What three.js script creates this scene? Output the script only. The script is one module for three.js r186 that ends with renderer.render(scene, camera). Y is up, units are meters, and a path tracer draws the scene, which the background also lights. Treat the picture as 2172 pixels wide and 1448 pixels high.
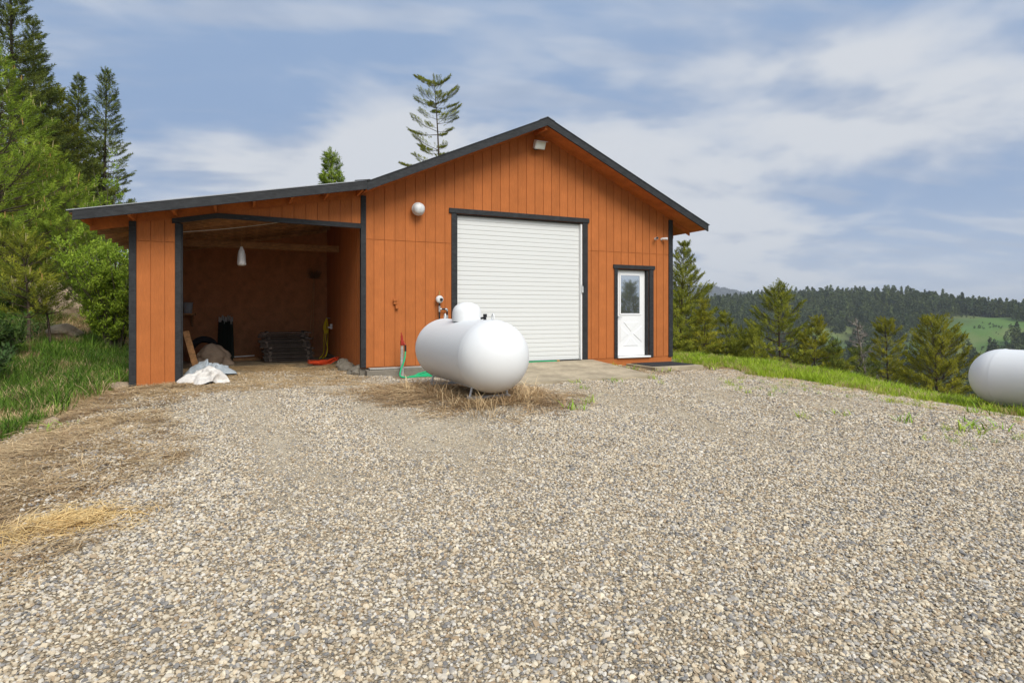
import * as THREE from 'three';
import { mergeGeometries, mergeVertices, toCreasedNormals } from 'three/addons/utils/BufferGeometryUtils.js';
import { RoundedBoxGeometry } from 'three/addons/geometries/RoundedBoxGeometry.js';

// ---------------------------------------------------------------- camera, sky, sun, exposure
// World: x runs along the garage front, z comes out of the front wall, y = 0 is the bottom of the siding.
const scene = new THREE.Scene();
const YAW = THREE.MathUtils.degToRad(24.6);
const EYE = new THREE.Vector3(-2.075, 1.02, 11.404);
const camera = new THREE.PerspectiveCamera(59.93, 1024 / 682, 0.05, 20000);
camera.position.copy(EYE);
camera.rotation.set(0, -YAW, 0);
camera.setViewOffset(2172, 1448, 0, 59, 2172, 1448);   // shift lens: verticals stay upright
scene.add(camera);

const renderer = new THREE.WebGLRenderer({ antialias: true });
renderer.toneMapping = THREE.LinearToneMapping;
renderer.toneMappingExposure = 1.22;
renderer.shadowMap.enabled = true;
renderer.shadowMap.type = THREE.PCFSoftShadowMap;

const sun = new THREE.DirectionalLight(new THREE.Color().setRGB(1.0, 0.94, 0.84), 2.9);
sun.position.set(2, 40, 42);
sun.target.position.set(0, 0, 0);
sun.castShadow = true;
sun.shadow.radius = 65;
sun.shadow.mapSize.set(4096, 4096);
Object.assign(sun.shadow.camera, { left: -45, right: 45, top: 45, bottom: -45, near: 1, far: 160 });
scene.add(sun, sun.target);

// ---------------------------------------------------------------- numbers and noise
function RNG(seed) { let a = seed >>> 0; return () => { a = (a + 0x6D2B79F5) | 0; let t = Math.imul(a ^ (a >>> 15), 1 | a); t = (t + Math.imul(t ^ (t >>> 7), 61 | t)) ^ t; return ((t ^ (t >>> 14)) >>> 0) / 4294967296; }; }
const clamp = (v, a = 0, b = 1) => Math.min(b, Math.max(a, v));
const lerp = (a, b, t) => a + (b - a) * t;
const sstep = (a, b, v) => { const t = clamp((v - a) / (b - a)); return t * t * (3 - 2 * t); };
const PERM = new Uint8Array(512), PV = new Float32Array(256);
{ const r = RNG(7); for (let i = 0; i < 256; i++) { PERM[i] = i; PV[i] = r(); } for (let i = 255; i > 0; i--) { const j = (r() * (i + 1)) | 0; const t = PERM[i]; PERM[i] = PERM[j]; PERM[j] = t; } for (let i = 0; i < 256; i++) PERM[i + 256] = PERM[i]; }
function noise(x, y) {
  const xi = Math.floor(x), yi = Math.floor(y), fx = x - xi, fy = y - yi, X = xi & 255, Y = yi & 255, u = fx * fx * fx * (fx * (fx * 6 - 15) + 10), v = fy * fy * fy * (fy * (fy * 6 - 15) + 10);
  const a = PV[PERM[X + PERM[Y]] & 255], b = PV[PERM[((X + 1) & 255) + PERM[Y]] & 255], c = PV[PERM[X + PERM[(Y + 1) & 255]] & 255], d = PV[PERM[((X + 1) & 255) + PERM[(Y + 1) & 255]] & 255];
  return a + (b - a) * u + (c - a) * v + (a - b - c + d) * u * v;
}
function fbm(x, y, o = 4) { let s = 0, a = .5, t = 0; for (let i = 0; i < o; i++) { s += a * noise(x, y); t += a; a *= .5; const nx = x * 1.62 - y * 1.18 + 17.3; y = x * 1.18 + y * 1.62 + 5.1; x = nx; } return s / t; }
// tiling noise for textures
function tnoise(u, v, n, seed = 0) {
  const x = u * n, y = v * n, xi = Math.floor(x), yi = Math.floor(y), fx = x - xi, fy = y - yi, sx = fx * fx * (3 - 2 * fx), sy = fy * fy * (3 - 2 * fy);
  const h = (i, j) => PV[PERM[(((i % n) + n) % n + seed * 31 & 255) + PERM[((j % n) + n) % n + seed * 57 & 255]] & 255];
  return lerp(lerp(h(xi, yi), h(xi + 1, yi), sx), lerp(h(xi, yi + 1), h(xi + 1, yi + 1), sx), sy);
}
const col = (r, g, b) => new THREE.Color().setRGB(r, g, b);

// ---------------------------------------------------------------- sky: thin broken cloud over pale blue air
{
  const SUN = sun.position.clone().normalize();
  const W = 4096, Hh = 2048, data = new Float32Array(W * Hh * 4);
  // cloud masses seen over the place: azimuth and height in degrees from the view axis, spread, weight
  const masses = [[-22, 10, 14, 4.6, .62], [-10, 14.5, 6, 3.6, .4], [-23, 18.5, 11, 4, -.36], [-33, 16, 8, 5, -.25], [-12, 21, 6, 3.4, -.2], [-30, 25, 14, 3, .1],
    [24, 18.5, 13, 6.5, .27], [36, 17.5, 9, 6, .24], [10, 12.5, 7, 4, .16], [12, 20, 8, 6, .06], [37, 5, 10, 3.2, -.42], [30, 9.5, 6, 2.2, -.2], [19, 5, 7, 4, .34], [38, 25.5, 12, 2.4, -.25], [2, 26, 9, 4, -.1], [27, 2.2, 12, 1.3, .3]];
  const mid = Math.floor(Hh / 2);
  for (let j = 0; j < Hh; j++) {
    const el = ((j + .5) / Hh - .5) * Math.PI, sy = Math.sin(el), cy = Math.cos(el), eld = el * 180 / Math.PI;
    for (let i = 0; i < W; i++) {
      const k = (j * W + i) * 4;
      if (j < mid) { data[k] = .40; data[k + 1] = .42; data[k + 2] = .44; data[k + 3] = 1; continue; }
      const az = ((i + .5) / W - .5) * 2 * Math.PI, dx = Math.cos(az) * cy, dz = Math.sin(az) * cy;
      let rel = (az * 180 / Math.PI + 90) - 24.6; rel = ((rel + 540) % 360) - 180;
      const q = 1 / (sy + .16), px = dx * q, pz = dz * q;
      const wx = noise(px * .9 + 3, pz * .9) - .5, wz = noise(px * .9, pz * .9 + 9) - .5;
      const big = fbm(px * .75 + wx + 11, pz * 1.0 + wz + 4, 6);
      const fine = fbm(px * 3.2 + wx * 2 + 40, pz * 4.1 + wz * 2, 5);
      const rip = fbm(px * 9 + wx * 5 + 12, pz * 13 + wz * 5, 3);
      const wisp = fbm(px * 1.6 + pz * 2.6 + 70, (pz - px * .35) * 7 + 20, 4);
      let bias = .02;
      for (const m of masses) { const a = (rel - m[0]) / m[2], b = (eld - m[1]) / m[3], g = a * a + b * b; if (g < 9) bias += m[4] * Math.exp(-g * .7); }
      let cov = big + bias * 1.05 + (fine - .5) * .46 + (rip - .5) * .12;
      let op = sstep(.36, .98, cov) * .95;
      op = Math.max(op, sstep(.42, .82, wisp) * .5 + .06);
      op = lerp(op, Math.max(op, .55), sstep(5, 0, eld));
      const t1 = sstep(0, 13, eld), t2 = sstep(13, 60, eld);
      let r = lerp(lerp(.39, .235, t1), .25, t2), g = lerp(lerp(.48, .345, t1), .36, t2), b = lerp(lerp(.62, .54, t1), .54, t2);
      const lit = clamp(sstep(.34, .70, fine * .5 + cov * .36 + rip * .14)), cr = lerp(.40, .605, lit), cg = lerp(.45, .63, lit), cb = lerp(.545, .67, lit);
      // broad glow round the sun, added to the sky colour as fill light
      const ang = Math.acos(clamp(dx * SUN.x + sy * SUN.y + dz * SUN.z, -1, 1)), fillGlow = 1 + 1.25 * Math.exp(-Math.pow(ang / .75, 2));
      data[k] = lerp(r, cr, op) * fillGlow * .935; data[k + 1] = lerp(g, cg, op) * fillGlow * .935; data[k + 2] = lerp(b, cb, op) * fillGlow * .935; data[k + 3] = 1;
    }
  }
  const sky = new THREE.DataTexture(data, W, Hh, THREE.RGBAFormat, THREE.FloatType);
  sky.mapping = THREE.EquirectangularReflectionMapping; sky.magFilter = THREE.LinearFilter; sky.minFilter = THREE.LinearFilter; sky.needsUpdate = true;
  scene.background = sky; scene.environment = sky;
}

// ---------------------------------------------------------------- helpers for naming
const taken = {};
function numbered(n) { const c = taken[n] = (taken[n] ?? -1) + 1; return c ? `${n}_${String(c).padStart(3, '0')}` : n; }
function tag(o, label, category, group, kind) { if (label) o.userData.label = label; if (category) o.userData.category = category; if (group) o.userData.group = group; if (kind) o.userData.kind = kind; return o; }
function thing(name, label, category, [x, y, z] = [0, 0, 0], turn = 0, group) { const o = new THREE.Group(); o.name = numbered(name); o.position.set(x, y, z); o.rotation.y = turn; tag(o, label, category, group); scene.add(o); return o; }
function mesh(name, geo, mat, parent) { const m = new THREE.Mesh(geo, mat); m.name = parent ? name : numbered(name); m.castShadow = m.receiveShadow = true; (parent ?? scene).add(m); return m; }
function structure(name, geo, mat) { const m = mesh(name, geo, mat); m.userData.kind = 'structure'; return m; }
// uv in metres from the dominant face direction
function metric(g, s = 1) {
  const geo = g.index ? g.toNonIndexed() : g; const p = geo.attributes.position, uv = new Float32Array(p.count * 2);
  const a = new THREE.Vector3(), b = new THREE.Vector3(), c = new THREE.Vector3();
  for (let i = 0; i < p.count; i += 3) {
    a.fromBufferAttribute(p, i); b.fromBufferAttribute(p, i + 1); c.fromBufferAttribute(p, i + 2);
    const n = b.clone().sub(a).cross(c.clone().sub(a)), x = Math.abs(n.x), y = Math.abs(n.y), z = Math.abs(n.z);
    [a, b, c].forEach((v, k) => { const o = (i + k) * 2; if (z >= x && z >= y) { uv[o] = v.x * s; uv[o + 1] = v.y * s; } else if (x >= y) { uv[o] = v.z * s; uv[o + 1] = v.y * s; } else { uv[o] = v.x * s; uv[o + 1] = v.z * s; } });
  }
  geo.setAttribute('uv', new THREE.BufferAttribute(uv, 2)); return geo;
}
const box = (x0, x1, y0, y1, z0, z1) => metric(new THREE.BoxGeometry(x1 - x0, y1 - y0, z1 - z0).translate((x0 + x1) / 2, (y0 + y1) / 2, (z0 + z1) / 2));
const rbox = (x0, x1, y0, y1, z0, z1, r = .008, s = 1) => metric(new RoundedBoxGeometry(x1 - x0, y1 - y0, z1 - z0, s, r).translate((x0 + x1) / 2, (y0 + y1) / 2, (z0 + z1) / 2));
function prism(pts, z0, z1) { const s = new THREE.Shape(pts.map(p => new THREE.Vector2(p[0], p[1]))); return metric(new THREE.ExtrudeGeometry(s, { depth: z1 - z0, bevelEnabled: false }).translate(0, 0, z0)); }
function merge(list) { return mergeGeometries(list.map(g => { const n = g.index ? g.toNonIndexed() : g; for (const k of Object.keys(n.attributes)) if (!['position', 'normal', 'uv'].includes(k)) n.deleteAttribute(k); return n; })); }
function tube(pts, r, seg = 24, rad = 7, closed = false) { return new THREE.TubeGeometry(new THREE.CatmullRomCurve3(pts.map(p => new THREE.Vector3(...p)), closed, 'centripetal'), seg, r, rad, closed); }
function rod(a, b, r0, r1 = r0, n = 8) { const A = new THREE.Vector3(...a), B = new THREE.Vector3(...b), d = B.clone().sub(A); const g = new THREE.CylinderGeometry(r1, r0, d.length(), n); g.translate(0, d.length() / 2, 0); g.applyQuaternion(new THREE.Quaternion().setFromUnitVectors(new THREE.Vector3(0, 1, 0), d.normalize())); g.translate(A.x, A.y, A.z); return g; }

// ---------------------------------------------------------------- textures and materials
function tex(n, fn, srgb = true) {
  const d = new Uint8Array(n * n * 4);
  for (let j = 0; j < n; j++) for (let i = 0; i < n; i++) { const c = fn(i / n, j / n), k = (j * n + i) * 4; d[k] = clamp(c[0]) * 255; d[k + 1] = clamp(c[1]) * 255; d[k + 2] = clamp(c[2]) * 255; d[k + 3] = 255; }
  const t = new THREE.DataTexture(d, n, n); t.wrapS = t.wrapT = THREE.RepeatWrapping; t.magFilter = THREE.LinearFilter; t.minFilter = THREE.LinearMipmapLinearFilter; t.generateMipmaps = true; if (srgb) t.colorSpace = THREE.SRGBColorSpace; t.needsUpdate = true; return t;
}
const grain = (u, v) => { // upright rough-sawn grain
  const w = tnoise(u, v, 6, 3) * .05; return .5 * tnoise(u + w, v * .06, 128, 1) + .3 * tnoise(u + w, v * .12 + .3, 256, 2) + .2 * tnoise(u, v, 200, 5);
};
const TsidC = tex(512, (u, v) => { const g = grain(u, v), b = tnoise(u, v, 5, 9) * .6 + tnoise(u, v, 17, 4) * .4, k = .90 + .10 * g + .07 * (b - .5); return [k, k, k]; });
const TsidB = tex(512, (u, v) => { const g = grain(u, v); return [g, g, g]; }, false);
const TspotC = tex(512, (u, v) => { const k = .86 + .10 * tnoise(u, v, 9, 1) + .08 * tnoise(u, v, 40, 2) + .06 * tnoise(u, v, 160, 3) - .06; return [k, k, k]; });
const TspotB = tex(512, (u, v) => { const k = .4 * tnoise(u, v, 30, 6) + .6 * tnoise(u, v, 140, 7); return [k, k, k]; }, false);
const TconC = tex(512, (u, v) => { const s = tnoise(u, v, 4, 1) * .5 + tnoise(u, v, 13, 2) * .3 + tnoise(u, v, 60, 3) * .2, p = tnoise(u, v, 230, 4) > .86 ? -.12 : 0, k = .80 + .26 * (s - .5) + p; return [k, k * .985, k * .955]; });
const TwoodC = tex(512, (u, v) => { const g = .5 * tnoise(u * .25, v, 64, 1) + .3 * tnoise(u * .5, v, 128, 2) + .2 * tnoise(u, v, 9, 3), k = .72 + .4 * (g - .5); return [k, k * .97, k * .93]; });
const TbarkC = tex(256, (u, v) => { const g = .6 * tnoise(u, v * .25, 32, 1) + .4 * tnoise(u, v, 48, 2), k = .62 + .7 * (g - .5); return [k, k * .96, k * .92]; });
const TearthC = tex(1024, (u, v) => { const s = tnoise(u, v, 8, 1) * .3 + tnoise(u, v, 40, 2) * .3 + tnoise(u, v, 180, 3) * .25 + tnoise(u, v, 380, 6) * .15, k = .80 + .62 * (s - .5); return [k, k, k]; });
// loose stone seen from farther off: cells of different stone colours
const GC = [[.56, .46, .32], [.53, .465, .37], [.63, .545, .40], [.44, .35, .235], [.385, .35, .30], [.58, .495, .36], [.20, .188, .172], [.38, .28, .175], [.60, .545, .455], [.48, .39, .265], [.28, .255, .225]];
const s8 = c => c <= .0031308 ? 12.92 * c : 1.055 * Math.pow(c, 1 / 2.4) - .055;
function cells(u, v, n, seed) {
  const x = u * n, y = v * n, xi = Math.floor(x), yi = Math.floor(y); let d1 = 9, d2 = 9, id = 0;
  for (let b = -1; b <= 1; b++) for (let a = -1; a <= 1; a++) { const I = ((xi + a) % n + n) % n, J = ((yi + b) % n + n) % n, h = PERM[(I * 7 + seed & 255) + PERM[J & 255]] ^ (I * 13 + J * 29 & 255), ox = PV[h & 255], oy = PV[(h * 5 + 77) & 255], dx = xi + a + ox - x, dy = yi + b + oy - y, d = dx * dx + dy * dy; if (d < d1) { d2 = d1; d1 = d; id = h; } else if (d < d2) d2 = d; }
  return [Math.sqrt(d1), Math.sqrt(d2), id];
}
const TgravC = tex(1024, (u, v) => { const c = cells(u, v, 120, 3), g = GC[(c[2] * 7) % GC.length], k = .86 + .36 * PV[c[2] & 255], f = .62; return [s8(lerp(g[0], .56, f) * k), s8(lerp(g[1], .455, f) * k), s8(lerp(g[2], .305, f) * k)]; });
const TgravB = tex(1024, (u, v) => { const c = cells(u, v, 120, 3), e = sstep(0, .4, c[1] - c[0]); return [e, e, e]; }, false);
function std(c, rough = .8, o = {}) { return new THREE.MeshPhysicalMaterial({ color: c, roughness: rough, specularIntensity: .45, side: THREE.DoubleSide, ...o }); }
const ORANGE = col(.485, .155, .044), CHAR = col(.055, .061, .069);
const M = {
  siding: [0, 1, 2, 3].map(i => std(ORANGE.clone().multiplyScalar([1, .965, 1.03, .94][i]), 0.8, { specularIntensity: .3, map: TsidC, bumpMap: TsidB, bumpScale: .0016 })),
  back: std(ORANGE.clone().multiplyScalar(.92), .75, { map: TsidC }),
  soffit: std(col(.52, .155, .036), .7, { map: TspotC, bumpMap: TspotB, bumpScale: .0006 }),
  trim: std(CHAR, .6, { map: TwoodC, bumpMap: TspotB, bumpScale: .0008 }),
  roof: std(col(.13, .14, .15), .5, { map: TspotC, metalness: .25 }),
  drip: std(col(.33, .34, .35), .45, { metalness: .4 }),
  raw: [0, 1, 2].map(i => std(col(.70, .39, .18).multiplyScalar([1, .8, 1.2][i]), .85, { map: TwoodC })),
  ply: std(col(.52, .215, .085), .85, { map: TspotC, bumpMap: TspotB, bumpScale: .001 }),
  slat: std(col(.67, .675, .645), .5),
  white: std(col(.80, .80, .78), .4), whiteGloss: new THREE.MeshPhysicalMaterial({ color: col(.745, .745, .725), roughness: .48, specularIntensity: .4, clearcoat: .08, clearcoatRoughness: .35, side: THREE.DoubleSide }),
  concrete: std(col(.66, .57, .42), .92, { map: TconC, bumpMap: TspotB, bumpScale: .002 }),
  block: std(col(.36, .33, .28), .95, { map: TconC, bumpMap: TspotB, bumpScale: .004 }),
  glass: new THREE.MeshPhysicalMaterial({ color: col(.62, .65, .66), roughness: .03, metalness: .92, side: THREE.DoubleSide }),
  steel: std(col(.50, .50, .49), .38, { metalness: .85 }), galv: std(col(.70, .70, .68), .5, { metalness: .15, map: TspotC }),
  black: std(col(.018, .018, .02), .6), rubber: std(col(.02, .02, .021), .85), darkMetal: std(col(.06, .06, .06), .5, { metalness: .4 }),
  red: std(col(.33, .03, .018), .5), green: std(col(.012, .40, .16), .45), yellow: std(col(.78, .56, .01), .5), cordOrange: std(col(.72, .075, .02), .5), brass: std(col(.55, .33, .10), .4, { metalness: .8 }),
  insul: std(col(.62, .62, .60), .8, { map: TconC }), mat: std(col(.03, .031, .033), .95, { bumpMap: TspotB, bumpScale: .006 }),
  bark: std(col(.20, .155, .12), .95, { map: TbarkC }), barkDark: std(col(.10, .08, .066), .95, { map: TbarkC }), barkGrey: std(col(.56, .52, .47), .95, { map: TbarkC }), stem: std(col(.085, .075, .045), .9),
  rock: std(col(.60, .47, .33), .95, { map: TconC, bumpMap: TspotB, bumpScale: .02, vertexColors: false }), stone: std(col(.50, .45, .37), .9, { map: TconC }),
  fabricTan: std(col(.36, .27, .19), .95, { map: TspotC }), fabricWhite: std(col(.74, .70, .64), .9, { map: TspotC }), fabricGrey: std(col(.42, .47, .50), .8, { map: TspotC }),
  postGreen: std(col(.022, .030, .018), .7), tip: std(col(.72, .71, .66), .7), grey: [0, 1, 2].map(i => std(col(.24, .205, .185).multiplyScalar([1, .75, 1.25][i]), .9, { map: TwoodC })),
};

// ---------------------------------------------------------------- ground heights
const ZH = [[-400, -.12], [-1.2, -.13], [.6, -.205], [2.3, -.215], [4.4, -.235], [8, -.38], [11.4, -.55], [16, -.82], [30, -1.7], [400, -26]];
function pw(t, x) { for (let i = 1; i < t.length; i++) if (x < t[i][0]) { const k = (x - t[i - 1][0]) / (t[i][0] - t[i - 1][0]); return lerp(t[i - 1][1], t[i][1], k); } return t[t.length - 1][1]; }
function near(x, z) {
  let h = .5 * pw(ZH, z) + .25 * pw(ZH, z - .9) + .25 * pw(ZH, z + .9);
  const xr = clamp(x - 4.5, 0, 8); h -= .0139 * xr * xr * (.35 + .65 * sstep(0, 5, z));
  const d = x - (10.4 + .25 * clamp(z, -20, 14)); if (d > 0) h -= .30 * d * d / (d + 2.5);
  const l = -3.1 - x; if (l > 0) h -= sstep(0, 2.8, l) * (.10 + .42 * sstep(-2, 2.5, z));
  const u = .75 * (-x - 5.2) + .55 * (-z - 1.5); if (u > 0) h += .27 * u * u / (u + 1.3) * Math.max(sstep(-3.9, -5.4, x), sstep(-6, -9, z));
  h += .11 * Math.exp(-Math.pow((x - .95) / 1.25, 2) - Math.pow((z - 3.9) / 1.35, 2));
  return h;
}
function far(x, z, r) {
  const dx = (x - EYE.x) / (r + 1e-6), dz = (z - EYE.z) / (r + 1e-6);
  let az = Math.atan2(dz, dx) * 180 / Math.PI + 90 - 24.6; az = ((az + 540) % 360) - 180;
  const w = sstep(.2, .62, dx), ridge = Math.max(-22, 15 - .07 * (az - 25) * (az - 25)), mt = 190 * Math.exp(-Math.pow((az - 17.5) / 7, 2));
  const R = pw([[0, 0], [30, -6.5], [80, -20], [180, -42], [330, -62], [450, -62], [600, -38], [760, -11], [900, ridge], [1100, ridge - 8], [1600, -40], [3000, -20], [4600, mt], [7000, 10], [20000, -20]], r);
  const L = pw([[0, 0], [60, 4], [200, 9], [600, 12], [2000, 12], [20000, 0]], r);
  return lerp(L * (dx < .2 ? 1 : .35), R, w) + (fbm(x / 170, z / 170, 4) - .5) * 30 * sstep(250, 650, r) + (fbm(x / 22, z / 22, 3) - .5) * 3 * sstep(40, 200, r);
}
function H(x, z) {
  const r = Math.hypot(x - EYE.x, z - EYE.z), b = sstep(20, 70, r); let h = b < 1 ? near(x, z) : 0; if (b > 0) h = lerp(h, far(x, z, r), b);
  if (r < 60) { const s = x > -3.9 && x < 7.6 && z < .1 && z > -9 ? 0 : 1; h += s * ((fbm(x * .9, z * .9, 3) - .5) * .07 + (fbm(x * 3.1 + 8, z * 3.1, 2) - .5) * .025); }
  return h;
}
// gravel: positive inside the drive
function gravelMask(x, z) {
  const n = (fbm(x * .8 + 31, z * .8, 3) - .5) * 1.1 + (fbm(x * 3 + 3, z * 3, 2) - .5) * .5;
  const left = x + 3.08 + .14 * Math.max(0, z - 6.2) + n * .5, right = 8.15 + .06 * z - x + n, back = z > 0 ? 1 : (x < 0 && x > -3.1 ? z + .75 + n * .4 : -1);
  const corner = x > 5 ? z - 1.25 - n * .4 + (x > 7 ? .5 : 0) : 1;
  return Math.min(left, right, back, corner, 19 - z);
}
function tankStraw(x, z) { const a = (x - .95) / 1.55, b = (z - 3.2) / 1.75; return 1 - a * a - b * b + (fbm(x * 1.3, z * 1.3 + 8, 3) - .5) * 1.5 + (fbm(x * 5, z * 5 + 3, 2) - .5) * .9; }

// packed wheel tracks: two ruts into the open bay, one pair past the tank, and dusty patches
function track(x, z) {
  const w = (fbm(x * .5 + 7, z * .5 + 3, 2) - .5) * .9, c = -1.45 + .05 * z + w * .6 + .35 * sstep(4, 11, z), rut = a => Math.exp(-Math.pow((x - a) / .36, 2));
  const d = 2.9 + .10 * z + w + .55 * sstep(3, 11, z);
  return clamp(.95 * Math.max(rut(c - .75), rut(c + .78)) * sstep(13, 6, z) + .6 * Math.max(rut(d - .8), rut(d + .8)) * sstep(2.2, 4, z) + .75 * sstep(.5, .72, fbm(x * .7 + 50, z * .7, 3)) + .7 * Math.exp(-Math.pow((z - .7) / 1.1, 2)) * sstep(.6, -.3, x)) * (.55 + .9 * fbm(x * 4, z * 4 + 9, 2)) * (.12 + .88 * sstep(8.2, 5, z));
}
// terrain: one sheet out to the horizon
{
  const rings = [], angs = []; for (let r = .6; r < 15000; r *= 1.0235) rings.push(r);
  const NA = 520; for (let i = 0; i < NA; i++) { const t = i / NA * 2 - 1; angs.push(Math.PI * (.42 * t + .58 * t * t * t)); }
  const pos = [EYE.x, H(EYE.x, EYE.z), EYE.z], uv = [0, 0], cl = [.3, .26, .2], idx = [];
  const c = col(0, 0, 0), soil = col(.34, .25, .145), dirt = col(.42, .33, .205), grav = col(.30, .245, .165), grass = col(.075, .115, .028), dryg = col(.30, .24, .13), floor = col(.085, .085, .04), mead = col(.13, .23, .05), mead2 = col(.21, .25, .08);
  for (const r of rings) for (const a of angs) {
    const w = a + YAW, x = EYE.x + r * Math.sin(w), z = EYE.z - r * Math.cos(w), y = H(x, z); pos.push(x, y, z); uv.push(x / 2.3, z / 2.3);
    const n1 = fbm(x * .55, z * .55, 4), n2 = fbm(x * 2.3 + 9, z * 2.3, 3);
    if (r < 60) {
      const g = gravelMask(x, z);
      c.copy(soil).lerp(dirt, sstep(.4, .6, n2));
      const grassy = Math.max(sstep(8, 8.9, x + (n2 - .5) * 1.4), sstep(-4.2, -5, x + (n2 - .5) * 1.2) * sstep(6, 2, z), sstep(-9.3, -11, z));
      c.lerp(grass, grassy * sstep(.3, .42, n1 + .1)); c.lerp(dryg, grassy * sstep(.55, .68, n1) * .8);
      c.lerp(grav, sstep(-.2, .2, g));
      if (x > -3.7 && x < 0 && z < 0 && z > -5) c.copy(dirt).multiplyScalar(.9 + .3 * n2);
      c.lerp(floor, sstep(-8, -14, z) * sstep(-4, -6, x) * sstep(.4, .55, n2));
    } else { c.copy(mead).lerp(mead2, sstep(.42, .62, fbm(x / 45, z / 45, 4))); c.lerp(floor, .5 * sstep(.5, .7, fbm(x / 90 + 5, z / 90, 3))); }
    cl.push(c.r, c.g, c.b);
  }
  for (let i = 0; i < NA; i++) { const j = (i + 1) % NA; idx.push(0, 1 + j, 1 + i); }
  for (let k = 0; k < rings.length - 1; k++) for (let i = 0; i < NA; i++) { const j = (i + 1) % NA, a = 1 + k * NA + i, b = 1 + k * NA + j, d = a + NA, e = b + NA; idx.push(a, b, d, b, e, d); }
  const g = new THREE.BufferGeometry(); g.setAttribute('position', new THREE.Float32BufferAttribute(pos, 3)); g.setAttribute('uv', new THREE.Float32BufferAttribute(uv, 2)); g.setAttribute('color', new THREE.Float32BufferAttribute(cl, 3)); g.setIndex(idx); g.computeVertexNormals();
  structure('ground', g, std(col(1.12, 1.12, 1.12), .97, { vertexColors: true, map: TearthC, bumpMap: TearthC, bumpScale: .02 }));
}
// gravel drive: a sheet that dips under the earth at its ragged edges
{
  const x0 = -4.2, x1 = 9.6, z0 = -1.4, z1 = 19, st = .1, nx = Math.round((x1 - x0) / st), nz = Math.round((z1 - z0) / st), pos = [], uv = [], cl = [], idx = [];
  for (let j = 0; j <= nz; j++) for (let i = 0; i <= nx; i++) { const x = x0 + i * st, z = z0 + j * st, m = gravelMask(x, z); pos.push(x, H(x, z) + lerp(-.05, .014, sstep(-.25, .25, m)), z); uv.push(x / 1.9, z / 1.9); const t = track(x, z), c = lerp(.62, 1.02, t); cl.push(c, c * lerp(.97, 1, t), c * lerp(.94, 1, t)); }
  for (let j = 0; j < nz; j++) for (let i = 0; i < nx; i++) { const a = j * (nx + 1) + i, b = a + 1, d = a + nx + 1, e = d + 1; const x = x0 + i * st, z = z0 + j * st; if (gravelMask(x, z) > -.45) idx.push(a, d, b, b, d, e); }
  const g = new THREE.BufferGeometry(); g.setAttribute('position', new THREE.Float32BufferAttribute(pos, 3)); g.setAttribute('uv', new THREE.Float32BufferAttribute(uv, 2)); g.setAttribute('color', new THREE.Float32BufferAttribute(cl, 3)); g.setIndex(idx); g.computeVertexNormals();
  structure('gravel_drive', g, std(col(.94, .94, .94), .95, { vertexColors: true, map: TgravC, bumpMap: TgravB, bumpScale: .008 }));
}

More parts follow.
